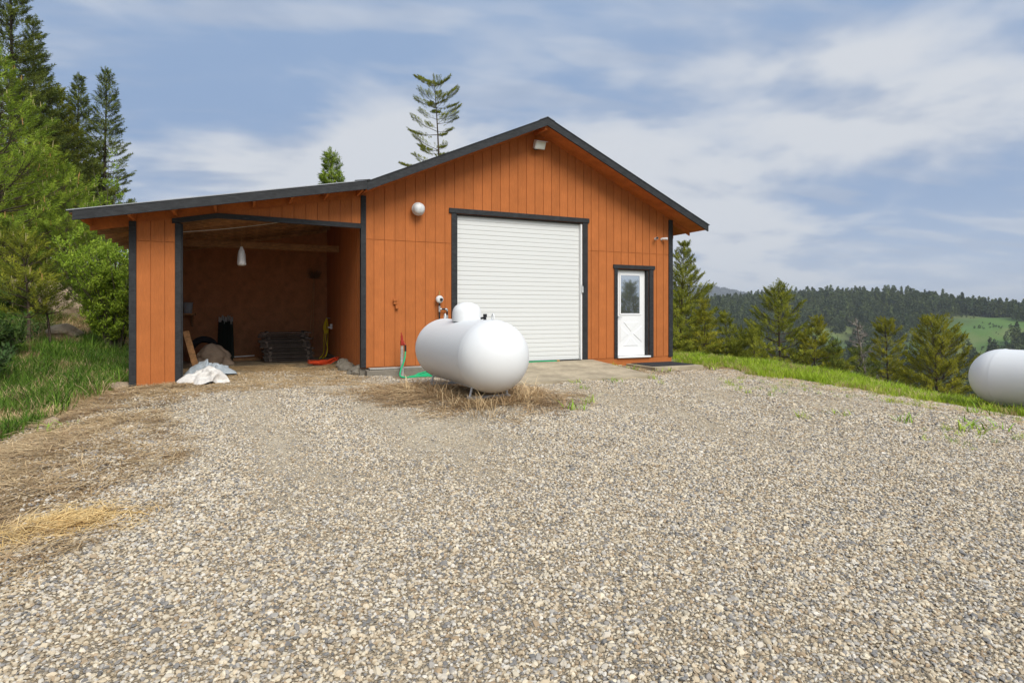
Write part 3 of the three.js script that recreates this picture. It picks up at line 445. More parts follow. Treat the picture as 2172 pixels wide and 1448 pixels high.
{
  const rnd = RNG(11);
  // slender dark posts leaning on the back wall
  const shaft = merge([rbox(-.012, .012, 0, 1.12, -.018, .018, .003), rbox(-.003, .003, 0, 1.12, .018, .034, .001)]), tip = rbox(-.0135, .0135, 1.0, 1.125, -.0195, .0195, .003);
  for (let k = 0; k < 13; k++) {
    const x = -2.60 + k * .030, zz = -4.50 + ((k * 5) % 4) * .05, p = thing('fence_post', k === 0 ? 'leftmost white-tipped dark fence post leaning in the shed' : k === 12 ? 'rightmost white-tipped dark fence post leaning in the shed' : `${ORD[k]} dark fence post from the left in the leaning bundle`, 'fence post', [x, FLOOR(x, zz) - .005, zz], 0, 'dark posts leaning on the shed wall');
    p.rotation.set(-.28 + (rnd() - .5) * .06, rnd() * .8, (-.06 + .010 * (12 - k)) * -1 * .6); p.scale.y = .9 + rnd() * .16;
    mesh('shaft', shaft, M.postGreen, p); mesh('painted_tip', tip, M.tip, p);
  }
  // weathered panels stacked flat
  for (let k = 0; k < 15; k++) {
    const dx = (rnd() - .5) * .10 - .012 * k * .6, dz = (rnd() - .5) * .06, t = thing('picket_panel', k === 14 ? 'topmost grey wooden panel of the stack inside the shed' : k === 0 ? 'lowest grey wooden panel of the stack inside the shed' : `${ORD[14 - k]} wooden panel from the top of the stack inside the shed`, 'wood panel', [-1.03 + dx, FLOOR(-1, -3.9) + .025 + k * .047, -3.86 + dz], (rnd() - .5) * .07, 'wooden panels stacked in the shed');
    for (let j = 0; j < 5; j++) mesh('slat', rbox(-.56, .56, 0, .017, -.36 + j * .15, -.25 + j * .15, .003), M.grey[(rnd() * 3) | 0], t);
    for (const s of [-.42, .42]) mesh('batten', rbox(s - .03, s + .03, .0175, .043, -.36, .35, .003), M.grey[(rnd() * 3) | 0], t);
  }
  // tyre, sacks and sheeting
  const ty = thing('tyre', 'black tyre leaning behind the tan sack in the shed', 'tyre', [-2.86, FLOOR(-2.86, -3.95) + .31, -3.98]); ty.rotation.set(-.22, 0, 0);
  mesh('tread', new THREE.LatheGeometry([[.19, -.07], [.27, -.095], [.305, -.085], [.318, -.05], [.318, .05], [.305, .085], [.27, .095], [.19, .07], [.19, -.07]].map(p => new THREE.Vector2(...p)), 40).rotateX(Math.PI / 2), M.rubber, ty);
  for (const s of [-1, 1]) mesh('sidewall_bead', new THREE.TorusGeometry(.2, .013, 8, 32).translate(0, 0, s * .075), M.rubber, ty);
  const sk = mesh('sack', crumple(.34, .34, .24, 2, .2, 44), M.fabricTan); sk.position.set(-2.62, FLOOR(-2.62, -3.45), -3.45); sk.rotation.y = .3; tag(sk, 'slumped tan sack lying in front of the black tyre', 'sack');
  const w = mesh('plastic_sheet', drape(.36, .34, .30, 5), M.fabricWhite); w.position.set(-2.64, FLOOR(-2.8, -.12) - .01, -.05); w.rotation.y = .25; tag(w, 'crumpled white tarp just inside the shed opening', 'tarp');
  const g = mesh('plastic_sheet', drape(.36, .38, .32, 8), M.fabricGrey); g.position.set(-2.64, FLOOR(-2.6, -.95) - .01, -.92); g.rotation.y = 1.1; tag(g, 'crumpled grey tarp lying behind the white tarp', 'tarp');
  const lb = thing('plank', 'rough brown plank leaning upright near the shed opening', 'plank', [-2.90, FLOOR(-2.9, -2.2), -2.2]); lb.rotation.set(-.35, .2, .26); mesh('board', rbox(-.06, .06, 0, .85, -.02, .02, .004), M.raw[2], lb);
  const pl = thing('plank', 'flat plank lying on the ground between posts and stacked panels', 'plank', [-1.98, FLOOR(-2, -4.5) + .0, -4.5], .06); mesh('board', rbox(-.30, .34, .0, .07, -.07, .07, .005), M.raw[0], pl); const pp = mesh('metal_bar', rod([-.25, .10, .0], [.2, .12, .03], .014), M.tip, pl);
  // shelf
  const s = thing('wall_shelf', 'small wooden shelf at the left end of the shed wall', 'shelf', [-3.36, .98, -4.98]); mesh('shelf_board', rbox(-.28, .28, 0, .05, .0, .32, .004), M.raw[2], s); for (const q of [-.2, .2]) mesh('bracket', prism([[0, 0], [.0, -.28], [.25, 0]], -.02, .02).rotateY(-Math.PI / 2).translate(q, 0, .01), M.raw[1], s); mesh('shelf_post', rbox(-.02, .03, -1.05, -.001, .25, .30, .004), M.raw[1], s);
  const b1 = thing('jug', 'white plastic jug standing on the small shed shelf', 'jug', [-3.43, 1.031, -4.78]); mesh('body', rbox(-.07, .07, 0, .24, -.05, .05, .03, 3), M.white, b1); mesh('cap', rod([.03, .235, 0], [.03, .29, 0], .022), M.red, b1);
  const b2 = thing('bucket', 'grey bucket standing on the small shed shelf beside the jug', 'bucket', [-3.24, 1.031, -4.80]); mesh('pail', new THREE.LatheGeometry([[.001, 0], [.085, 0], [.105, .25], [.112, .25], [.112, .26], [.1, .26], [.08, .01], [.001, .01]].map(p => new THREE.Vector2(...p)), 24), M.fabricGrey, b2); mesh('rim', new THREE.TorusGeometry(.108, .007, 6, 24).rotateX(Math.PI / 2).translate(0, .25, 0), M.fabricGrey, b2);
  // hanging lamp bag and line
  const hb = thing('hanging_lantern', 'pale crinkled lantern hanging on a cord inside the shed', 'lantern', [-2.07, 1.93, -.91]);
  { const gg = new THREE.LatheGeometry([[.001, .36], [.02, .355], [.03, .31], [.05, .28], [.062, .2], [.072, .08], [.075, .02], [.05, .0], [.001, .0]].map(p => new THREE.Vector2(...p)), 22), p = gg.attributes.position; for (let i = 0; i < p.count; i++) { const f = 1 + .22 * (fbm(p.getX(i) * 40 + 5, p.getY(i) * 30, 2) - .5) + .12 * Math.sin(Math.atan2(p.getZ(i), p.getX(i)) * 6 + p.getY(i) * 40); p.setX(i, p.getX(i) * f); p.setZ(i, p.getZ(i) * f); } gg.computeVertexNormals(); mesh('shade', gg, M.fabricWhite, hb); }
  mesh('cord', rod([0, .35, 0], [.01, .93, 0], .004), M.raw[2], hb); mesh('ring', new THREE.TorusGeometry(.066, .006, 6, 20).rotateX(Math.PI / 2).translate(0, .015, 0), M.steel, hb);
  tag(mesh('clothes_line', tube([[-3.03, 2.47, -.6], [-2.4, 2.56, -.62], [-1.7, 2.69, -.64], [-1.2, 2.80, -.66]], .005, 20, 6), M.tip), 'thin white line strung under the shed rafters', 'line');
  // cords
  const yc = thing('extension_cord', 'yellow extension cord hanging in loops on the shed wall', 'cord', [-.03, 0, -4.32]);
  mesh('hook', rod([.03, .90, 0], [-.05, .91, 0], .008), M.steel, yc);
  for (let k = 0; k < 7; k++) { const o = (k - 3) * .012, e = .30 + .03 * (k % 3); mesh('cord_loop', tube([[-.05 - .004 * k, .905, o], [-.115 + .006 * k, .75, o], [-.125 + .008 * k, .905 - e, o], [-.07, .87 - e, o], [-.02 - .003 * k, .905 - e, o], [-.022 - .004 * k, .75, o]], .011, 30, 6, true), M.yellow, yc); }
  for (const [a, b] of [[-.02, -.06], [-.07, -.05], [-.115, -.14]]) mesh('cord_tail', tube([[a, .62, .01], [a - .015, .35, .02], [b + .012, .12, .03], [b - .03, -.04, .05], [b - .12, FLOOR(-.1, -4.2) + .012, .1]], .0095, 26, 6), M.yellow, yc);
  const oc = thing('extension_cord', 'orange extension cord piled on the shed ground below the yellow cord', 'cord', [-.38, FLOOR(-.38, -2.45), -2.45], .4);
  for (let k = 0; k < 11; k++) { const r = .26 + rnd() * .10, t = rnd() * 6.28, ey = .012 + .012 * (k % 6), pts = []; for (let j = 0; j < 12; j++) { const a = j / 12 * 6.283; pts.push([Math.cos(a) * r * 1.05 + (rnd() - .5) * .05, ey + .02 * Math.sin(a * 2 + t) + .022 + (Math.cos(a) > .5 ? .05 : 0), Math.sin(a) * r * .42 + (rnd() - .5) * .05]); } mesh('cord_loop', tube(pts, .0075, 44, 6, true), M.cordOrange, oc); }
  const ou = thing('wall_outlet', 'small white outlet on the shed wall beside the yellow cord', 'outlet', [-.004, .64, -3.95]); mesh('box', rbox(-.05, 0, 0, .12, -.04, .04, .006), M.white, ou); mesh('plug', rbox(-.10, -.051, .02, .06, -.02, .02, .006), M.white, ou);
  // two long-handled brushes in the back corner
  for (const [x, a, l] of [[-.50, -.07, 'long-handled brush with bushy brown head, left one in the shed corner'], [-.40, -.03, 'long-handled brush with bushy brown head, right one in the shed corner']]) {
    const b = thing('brush', l, 'brush', [x, FLOOR(x, -4.6), -4.62], 0, 'brushes in the shed corner'); b.rotation.set(-.09, 0, a); mesh('handle', rod([0, 0, 0], [0, 2.1, 0], .011), M.raw[2], b);
    const parts = []; for (let k = 0; k < 60; k++) { const t = rnd() * 6.28, e = rnd() * 1.2 - .1, r = .14 + rnd() * .1; parts.push(rod([0, 2.08, 0], [Math.cos(t) * r * Math.cos(e), 2.1 + Math.sin(e) * r * 1.3, Math.sin(t) * r * Math.cos(e)], .008, .004, 3)); } mesh('bristles', merge(parts), M.raw[1], b);
  }
}
// rocks that prop the footing inside the shed and lie about the yard
function rockGeo(seed, sx, sy, sz, detail = 3, rough = .5) { const g = mergeVertices(new THREE.IcosahedronGeometry(1, detail).deleteAttribute('uv').deleteAttribute('normal')), p = g.attributes.position, o = seed * 9.1; for (let i = 0; i < p.count; i++) { const x = p.getX(i), y = p.getY(i), z = p.getZ(i), f = .78 + rough * fbm(x * 1.3 + o + z * .7, y * 1.3 + o - z * .5, 3) - .14 * Math.abs(Math.sin(x * 3 + y * 2 + o)) - .07 * Math.floor(3 * fbm(y * 3 + o, x + z * 2, 2)); p.setXYZ(i, x * f * sx, y * f * sy, z * f * sz); } g.computeVertexNormals(); return metric(toCreasedNormals(g, .5)); }
function rock(x, z, s, seed, label, m = M.stone, sink = .3, detail = 3, group) { const r = mesh('rock', rockGeo(seed, s[0], s[1], s[2], detail), m); r.position.set(x, H(x, z) + s[1] * (1 - sink) * .5, z); r.rotation.y = seed; tag(r, label, 'rock', group); return r; }
rock(-.10, -1.55, [.19, .16, .17], 1, 'grey footing rock inside the shed, nearest the orange cord', M.block); rock(-.12, -.95, [.22, .15, .2], 2, 'middle grey footing rock along the shed side wall', M.block); rock(-.02, -.30, [.24, .15, .24], 3, 'grey footing rock under the garage corner trim', M.block);
rock(-6.85, -9.2, [1.35, .7, .9], 5, 'large tan boulder on the grassy bank left of the shed', M.rock, .45, 4).rotation.set(0, .5, -.42);
rock(-6.05, -6.4, [.55, .3, .4], 14, 'tan rock half sunk in the bank below the boulder', M.rock, .5, 4); rock(-5.6, -8.6, [.4, .25, .3], 15, 'small tan rock between the boulder and the willow shrub', M.rock, .4);
rock(-4.22, 2.25, [.09, .10, .07], 6, 'upright tan stone in the dry grass left of the drive', M.rock); rock(-4.62, 1.95, [.13, .05, .08], 7, 'flat tan stone in the dry grass near the green tuft', M.rock);
rock(5.42, .26, [.12, .07, .08], 8, 'pale stone lying at the wall left of the entry door'); rock(7.58, .72, [.14, .06, .1], 9, 'pale stone at the grass edge beside the door mat'); rock(-3.86, -.05, [.2, .1, .14], 10, 'reddish stone at the foot of the shed corner post', M.rock);

// ---------------------------------------------------------------- plants
const V3 = (x, y, z) => new THREE.Vector3(x, y, z), UPV = V3(0, 1, 0);
function soup(list) { const g = new THREE.BufferGeometry(); g.setAttribute('position', new THREE.Float32BufferAttribute(list, 3)); g.computeVertexNormals(); return g; }
function pushTri(L, a, b, c) { L.push(a.x, a.y, a.z, b.x, b.y, b.z, c.x, c.y, c.z); }
// many copies of one small piece of foliage: [Matrix4, Color] pairs
function copies(name, geo, mat, items, parent, kind = 'stuff') { const m = new THREE.InstancedMesh(geo, mat, items.length); items.forEach((it, i) => { m.setMatrixAt(i, it[0]); m.setColorAt(i, it[1]); }); m.name = parent ? name : numbered(name); m.castShadow = m.receiveShadow = true; if (kind) m.userData.kind = kind; (parent ?? scene).add(m); return m; }
const place = (p, q, s) => new THREE.Matrix4().compose(p, q, typeof s === 'number' ? V3(s, s, s) : s);

// needle brushes: a shoot along +y with needles standing off it
function brushGeo(seed, n, L, len, wid, ang) { const r = RNG(seed), T = []; for (let i = 0; i < n; i++) { const t = (i + r()) / n, a = i * 2.4 + r(), o = ang * (.7 + .6 * r()) * (1 - .55 * t * t), d = V3(Math.cos(a) * Math.sin(o), Math.cos(o), Math.sin(a) * Math.sin(o)), b = V3(0, t * L, 0), s = V3(-Math.sin(a), 0, Math.cos(a)).multiplyScalar(wid * (.7 + .6 * r())), e = b.clone().addScaledVector(d, len * (.7 + .5 * r())); const m = b.clone().lerp(e, .45); pushTri(T, b, m.clone().add(s), e); pushTri(T, b, e, m.clone().sub(s)); } return soup(T); }
const BR = [1, 2, 3].map(s => brushGeo(s, 24, .26, .105, .0085, 1.05)), BRF = [4, 5].map(s => brushGeo(s, 15, .30, .15, .018, 1.1));
const needleM = new THREE.MeshPhysicalMaterial({ color: col(1, 1, 1), roughness: .9, specularIntensity: .2, transmission: .18, thickness: 0, side: THREE.DoubleSide }), leafM = new THREE.MeshPhysicalMaterial({ color: col(1, 1, 1), roughness: .85, specularIntensity: .25, transmission: .35, thickness: 0, side: THREE.DoubleSide }), bladeM = new THREE.MeshPhysicalMaterial({ color: col(1, 1, 1), roughness: .85, specularIntensity: .25, transmission: .3, thickness: 0, side: THREE.DoubleSide }), strawM = std(col(1, 1, 1), .9);
function limbTri(T, a, b, r0, r1) { const d = b.clone().sub(a).normalize(), u = V3(0, 1, 0).cross(d); if (u.lengthSq() < .01) u.set(1, 0, 0); u.normalize(); const v = d.clone().cross(u), P = [], Q = []; for (let k = 0; k < 4; k++) { const c = Math.cos(k * 1.5708), s = Math.sin(k * 1.5708); P.push(a.clone().addScaledVector(u, c * r0).addScaledVector(v, s * r0)); Q.push(b.clone().addScaledVector(u, c * r1).addScaledVector(v, s * r1)); } for (let k = 0; k < 4; k++) { const j = (k + 1) % 4; pushTri(T, P[k], P[j], Q[k]); pushTri(T, P[j], Q[j], Q[k]); } }
function trunkGeo(h, r, lean, seed, bend = .05) { const rr = RNG(seed), n = 10, k = 9, P = [], N = []; const pts = []; for (let i = 0; i <= n; i++) { const t = i / n; pts.push([t, V3(lean[0] * t + Math.sin(t * 3 + seed) * bend * (t), h * t - .35 * (1 - t), lean[1] * t + Math.cos(t * 2.6 + seed) * bend * t), Math.max(.006, r * (1 - t * .93) * (1 + .5 * Math.exp(-t * 26)))]); }
  const pos = [], uv = [], idx = []; for (const [t, c, q] of pts) for (let j = 0; j <= k; j++) { const a = j / k * 6.2832; pos.push(c.x + Math.cos(a) * q, c.y, c.z + Math.sin(a) * q); uv.push(j / k * q * 6.28 * 3, t * h * .8); } for (let i = 0; i < n; i++) for (let j = 0; j < k; j++) { const a = i * (k + 1) + j, b = a + k + 1; idx.push(a, b, a + 1, a + 1, b, b + 1); } const g = new THREE.BufferGeometry(); g.setAttribute('position', new THREE.Float32BufferAttribute(pos, 3)); g.setAttribute('uv', new THREE.Float32BufferAttribute(uv, 2)); g.setIndex(idx); g.computeVertexNormals(); return { g, at: y => { const t = clamp(y / h); return V3(lean[0] * t + Math.sin(t * 3 + seed) * bend * t, y, lean[1] * t + Math.cos(t * 2.6 + seed) * bend * t); } }; }
/* conifer: h height, r widest reach, base crown start (share of h), shape taper power, gap share of missing limbs, up tilt of limbs, size brush scale */
function conifer(name, label, x, z, top, o, group) {
  const y0 = H(x, z), h = top - y0, rnd = RNG(o.seed), T = thing(name, label, 'tree', [x, y0, z], 0, group);
  const tr = trunkGeo(h, o.trunk ?? h * .014, o.lean ?? [0, 0], o.seed, o.bend ?? .12); mesh('trunk', tr.g, o.bark ?? M.bark, T);
  const L = [], sets = [[], [], []], shoots = [], q = new THREE.Quaternion(), geos = o.far ? BRF : BR, base = o.base ?? .1, step = (o.step ?? .24), c1 = o.c1 ?? col(.075, .105, .03), c2 = o.c2 ?? col(.12, .14, .035), sz = o.size ?? 1, dens = o.dens ?? 1;
  for (let y = h * base; y < h * .985; y += step * (.75 + .5 * rnd())) {
    const t = clamp((y / h - base) / (1 - base)), prof = Math.pow(1 - t, o.shape ?? .8) * sstep(-.12, .1, t) * (.86 + .28 * fbm(y * .8 + o.seed, o.seed * 3.3, 2)), nb = Math.max(3, Math.round((o.nb ?? 5) * (.8 + .4 * rnd()))), ph = rnd() * 6.28;
    for (let b = 0; b < nb; b++) {
      if (rnd() < (o.gap ?? .12)) continue;
      const a = ph + b / nb * 6.2832 + (rnd() - .5) * .7, len = Math.max(.16, (o.r * prof) * (o.lump ? .25 + 1.5 * noise(a * .9 + 40, y * o.lump + o.seed) : 1) * (.62 + .5 * rnd()) * (1 - (o.side ?? 0) * Math.cos(a - 2.2))), up = lerp(o.up ?? .05, o.upTop ?? .95, Math.pow(t, 2.2)) + (rnd() - .5) * .3, dir = V3(Math.cos(a), up, Math.sin(a)).normalize(), s0 = tr.at(y), curl = (o.curl ?? .35) * len;
      const pt = s => s0.clone().addScaledVector(dir, len * s).add(V3(0, curl * s * s - curl * .45 * s, 0)), mid = pt(.5), tip = pt(1);
      limbTri(L, s0, mid, .008 + len * .009, .005 + len * .004); limbTri(L, mid, tip, .005 + len * .004, .003);
      if (o.bare && rnd() < o.bare) { for (let k = 0; k < 3; k++) { const s = .35 + .2 * k, p = pt(s); limbTri(L, p, p.clone().add(V3((rnd() - .5) * .3, .05 + rnd() * .1, (rnd() - .5) * .3)), .005, .002); } continue; }
      const n = Math.max(2, Math.round((len * 12 + 2) * dens / sz));
      for (let k = 0; k < n; k++) {
        const s = (o.inner ?? .22) + (1 - (o.inner ?? .22)) * Math.sqrt((k + rnd()) / n), side = (k % 2 ? 1 : -1) * (.15 + rnd() * .9), lat = V3(-Math.sin(a), 0, Math.cos(a)), wdt = len * .34 * (1.08 - s) + .05;
        const p = pt(s).addScaledVector(lat, side * wdt).add(V3(0, (rnd() - .45) * .12 * sz, 0)), d = dir.clone().multiplyScalar(.8).addScaledVector(lat, side * .75).add(V3(0, (o.lift ?? .45) + (rnd() - .5) * .5, 0)).normalize();
        if (rnd() < .5) limbTri(L, pt(s * .8), p, .004, .0025);
        q.setFromUnitVectors(UPV, d); const v = rnd(), cc = c1.clone().lerp(c2, v).multiplyScalar(.85 + .3 * rnd()), S = sz * (.75 + .5 * rnd());
        sets[(rnd() * geos.length) | 0].push([place(p, q.clone(), S), cc]);
        if (o.candle && s > .72 && rnd() < o.candle) { q.setFromUnitVectors(UPV, V3((rnd() - .5) * .3, 1, (rnd() - .5) * .3).normalize()); shoots.push([place(p.clone().addScaledVector(d, .16 * sz), q.clone(), V3(1, .7 + rnd() * .9, 1)), rnd() < .75 ? col(.46, .40, .17) : col(.50, .27, .10)]); }
      }
    }
  }
  if (!o.bareTop) for (let k = 0; k < 6; k++) { q.setFromUnitVectors(UPV, V3((rnd() - .5) * .5, 1, (rnd() - .5) * .5).normalize()); sets[0].push([place(tr.at(h - .25 + k * .05), q.clone(), sz), c2.clone()]); }
  mesh('limbs', soup(L), o.bark ?? M.bark, T); const cr = new THREE.Group(); geos.forEach((g, i) => { if (sets[i].length) copies('crown', g, needleM, sets[i], T); });
  if (shoots.length) copies('new_shoots', new THREE.CylinderGeometry(.006, .014, .12, 5).translate(0, .06, 0), needleM, shoots, T);
  return T;
}
const DK = [col(.080, .108, .020), col(.19, .215, .032)], LT = [col(.15, .225, .022), col(.30, .38, .036)], YE = [col(.17, .175, .016), col(.36, .33, .028)], OL = [col(.14, .165, .018), col(.32, .32, .032)];
const cc = p => ({ c1: p[0], c2: p[1] });
const GL = 'pines on the left bank', GR = 'conifers below the right crest';
conifer('pine_tree', 'tallest dark pine at the left frame edge, its top out of view', -11.3, -21.5, 16.6, { seed: 1, r: 2.0, base: .3, shape: .6, gap: .32, up: .2, far: true, size: .85, ...cc(DK), bark: M.barkDark }, GL);
conifer('pine_tree', 'tall dark pine with pointed top, second from the left edge', -11.54, -25.9, 15.7, { seed: 2, r: 3.0, base: .12, shape: .95, gap: .2, up: .3, far: true, size: .85, ...cc(DK), bark: M.barkDark }, GL);
conifer('pine_tree', 'dense olive pine between the two pointed dark pines', -11.2, -28.6, 13.4, { seed: 3, r: 3.0, base: .05, shape: .8, gap: .1, up: .3, far: true, size: .95, dens: 1.1, ...cc(OL) }, GL);
conifer('pine_tree', 'twin-tipped dark pine left of the slender pine by the shed', -10.6, -29.9, 14.6, { seed: 4, r: 2.5, base: .1, shape: .9, gap: .2, up: .35, far: true, size: .85, ...cc(DK) }, GL);
conifer('pine_tree', 'slender open pine rising behind the shed roof edge', -8.81, -26.9, 14.1, { seed: 5, r: 1.6, base: .1, shape: .55, gap: .3, up: .0, curl: .5, far: true, size: .8, dens: .85, inner: .12, ...cc(DK), bark: M.barkDark, trunk: .13 }, GL);
conifer('pine_tree', 'broad light green pine with upright new shoots at the left edge', -8.5, -10.2, 8.5, { seed: 6, r: 3.1, base: .08, shape: .95, gap: .16, up: .3, size: .95, dens: .85, candle: .2, ...cc(LT) }, GL);
conifer('pine_tree', 'light green pine with shoots touching the shed roof corner', -6.9, -10.3, 5.35, { seed: 7, r: 1.9, base: .1, shape: .9, gap: .14, up: .35, size: .9, dens: .9, candle: .22, ...cc(LT) }, GL);
conifer('pine_tree', 'small young pine with thin trunk standing in the bank grass', -6.36, -4.9, 2.72, { seed: 8, r: .85, base: .26, shape: .5, gap: .12, up: .35, size: .8, dens: .9, candle: .12, step: .2, ...cc(OL), trunk: .045 }, GL);
conifer('pine_tree', 'smaller twin of the young pine on the bank, just right of it', -6.05, -5.3, 1.9, { seed: 9, r: .6, base: .3, shape: .5, gap: .15, up: .3, size: .75, dens: .8, step: .2, ...cc(DK), trunk: .04 }, GL);
for (const [x, z, top, r, s, p, l] of [[-10.1, -21.9, 8.9, 2.4, 21, OL, 'mid-height olive pine in front of the tall dark pines'], [-10.4, -18.3, 7.4, 2.3, 22, LT, 'fresh green pine behind the broad pine at the left edge'], [-9.1, -17.0, 5.8, 1.9, 23, LT, 'fresh green pine behind the shed corner post'], [-7.9, -14.6, 4.4, 1.5, 24, OL, 'low olive pine in the shade behind the boulder'], [-10.7, -33.5, 10.6, 2.4, 25, DK, 'farthest dark pine on the left bank'], [-8.9, -21.5, 7.5, 1.6, 26, DK, 'narrow dark pine seen just above the shed roof edge'], [-9.4, -13.6, 6.2, 1.9, 27, OL, 'olive pine directly behind the young pine'], [-12.2, -16, 9.5, 2.4, 28, OL, 'olive pine partly cut off by the left frame']])
  conifer('pine_tree', l, x, z, top, { seed: s, r: r * 1.15, base: .14, shape: .85, gap: .18, up: .25, far: true, size: .9, dens: .95, candle: p === LT ? .08 : 0, ...cc(p), bark: s % 2 ? M.bark : M.barkGrey }, GL);
conifer('pine_tree', 'sparse lone pine rising behind the garage roof left of the peak', 9.67, -25, 16.2, { seed: 31, r: 1.55, base: .55, shape: .15, gap: .52, up: .05, upTop: .45, curl: .3, lift: .7, far: true, size: .68, step: .24, nb: 5, dens: 1.4, inner: .2, bend: .35, lump: 1.15, ...cc(OL), bark: M.bark, trunk: .17, lean: [-.7, 0] }, 'pines behind the roof');
conifer('pine_tree', 'small dense pine top showing above the shed roof', 2.1, -19.7, 9.2, { seed: 32, r: 1.75, base: .2, shape: .8, gap: .03, up: .5, far: true, size: 1.0, dens: 1.25, ...cc(LT) }, 'pines behind the roof');
for (const [x, z, top, r, s, p, l, ex] of [
  [16.24, -9.9, 4.1, 2.9, 41, OL, 'tall fir with open upper limbs right of the garage corner', { shape: 1.0, gap: .22, up: .15, curl: .5, base: .03, nb: 6 }], [14.2, -7.9, 1.9, 1.5, 42, OL, 'dense low fir hugging the garage corner trim', {}], [15.3, -7.6, 1.4, .8, 43, YE, 'thin fir with bare lower trunk right of the tall fir', { base: .45, gap: .25 }],
  [16.6, -7.6, .95, 1.0, 44, OL, 'slim fir third to the right of the garage', {}], [16.9, -6.3, .35, 1.1, 45, OL, 'low bushy fir in front of the slim firs', {}], [19.49, -7.3, 2.35, 2.8, 46, OL, 'broad fir with layered limbs standing out on the right skyline', { shape: .95, gap: .16, up: .0, curl: .5, nb: 6, step: .3 }], [19.9, -5.9, .75, 1.5, 47, YE, 'lower fir leaning on the broad skyline fir, right side', {}],
  [18.0, -8.3, .3, 1.3, 48, OL, 'low fir between the slim firs and the broad skyline fir', {}], [19.6, -5.0, -.3, .75, 49, DK, 'small dark fir just right of the broad skyline fir', {}], [22.7, -5.9, -.55, 1.05, 50, DK, 'small rounded dark fir at the foot of the bare snag', { shape: .5 }], [28.8, -8.6, .65, 1.25, 51, YE, 'narrow yellow-green pine beside the bare snag', { base: .3, gap: .25, shape: .45 }], [26.8, -5.0, .55, 2.05, 52, YE, 'bushy yellow-green pine left of the cut-off propane tank', { shape: .42, gap: .1, up: .3 }],])
  conifer(s === 51 || s === 52 ? 'pine_tree' : 'fir_tree', l, x, z, top, { seed: s, r: r * 1.1, base: .04, shape: .85, gap: .2, up: .1, far: true, size: .72, dens: 1.0, ...cc(p), bark: M.bark, ...ex }, GR);
{ // dead snag
  const x = 26.9, z = -8.3, y0 = H(x, z), h = .8 - y0, r = RNG(77), t = thing('dead_snag', 'bare grey dead tree with twiggy limbs among the right conifers', 'dead tree', [x, y0, z], 0), tr = trunkGeo(h, .21, [-.6, 0], 7, .25); mesh('trunk', tr.g, M.barkGrey, t); const L = [];
  for (let y = h * .35; y < h * .97; y += .16) for (let b = 0; b < 2; b++) { const a = r() * 6.28, len = (1 - y / h) * 1.9 * (.4 + .7 * r()) + .2, s0 = tr.at(y), e = s0.clone().add(V3(Math.cos(a) * len, len * (.1 + .3 * r()), Math.sin(a) * len)); limbTri(L, s0, e, .032, .012); for (let k = 0; k < 3; k++) { const p = s0.clone().lerp(e, .4 + .2 * k); limbTri(L, p, p.clone().add(V3((r() - .5) * .6, .1 + r() * .2, (r() - .5) * .6)), .016, .008); } } mesh('limbs', soup(L), M.barkGrey, t);
}
// trees down the slope in front, the ones the door glass mirrors
for (const [x, z, top, r, s, l] of [[19.0, 17.6, 2.62, 1.15, 61, 'pointed fir on the slope in front, mirrored in the door glass'], [17.3, 18.4, 1.55, 1.5, 62, 'low fir on the slope in front, left in the mirror image'], [21.0, 16.9, 1.25, 1.5, 63, 'low fir on the slope in front, right in the mirror image'], [25.5, 17.6, .9, 1.8, 64, 'rearmost fir on the slope in front of the garage'], [20.5, 20.5, .8, 2.2, 65, 'broad low fir farthest down the front slope']])
  conifer('fir_tree', l, x, z, top, { seed: s, r, base: .03, shape: .7, gap: .05, up: .05, far: true, size: 1.3, dens: .9, ...cc(DK) }, 'firs on the slope in front');

// leafy shrubs
function leafGeo(seed, n, s) { const r = RNG(seed), T = []; for (let i = 0; i < n; i++) { const a = i * 2.4 + r(), e = r() * 1.6 - .4, d = V3(Math.cos(a) * Math.cos(e), Math.sin(e) + .25, Math.sin(a) * Math.cos(e)).normalize(), b = V3((r() - .5) * s, (r() - .5) * s * 1.6, (r() - .5) * s), sd = d.clone().cross(V3(r() - .5, 1, r() - .5)).normalize().multiplyScalar(s * .17), l = s * (.7 + .5 * r()), m = b.clone().addScaledVector(d, l * .45), t = b.clone().addScaledVector(d, l).add(V3(0, -s * .08, 0)), k = m.clone().add(V3(0, -s * .03, 0)); pushTri(T, b, m.clone().add(sd), k); pushTri(T, b, k, m.clone().sub(sd)); pushTri(T, t, k, m.clone().add(sd)); pushTri(T, t, m.clone().sub(sd), k); } return soup(T); }
const LEAF = [leafGeo(1, 7, .075), leafGeo(2, 7, .085)];
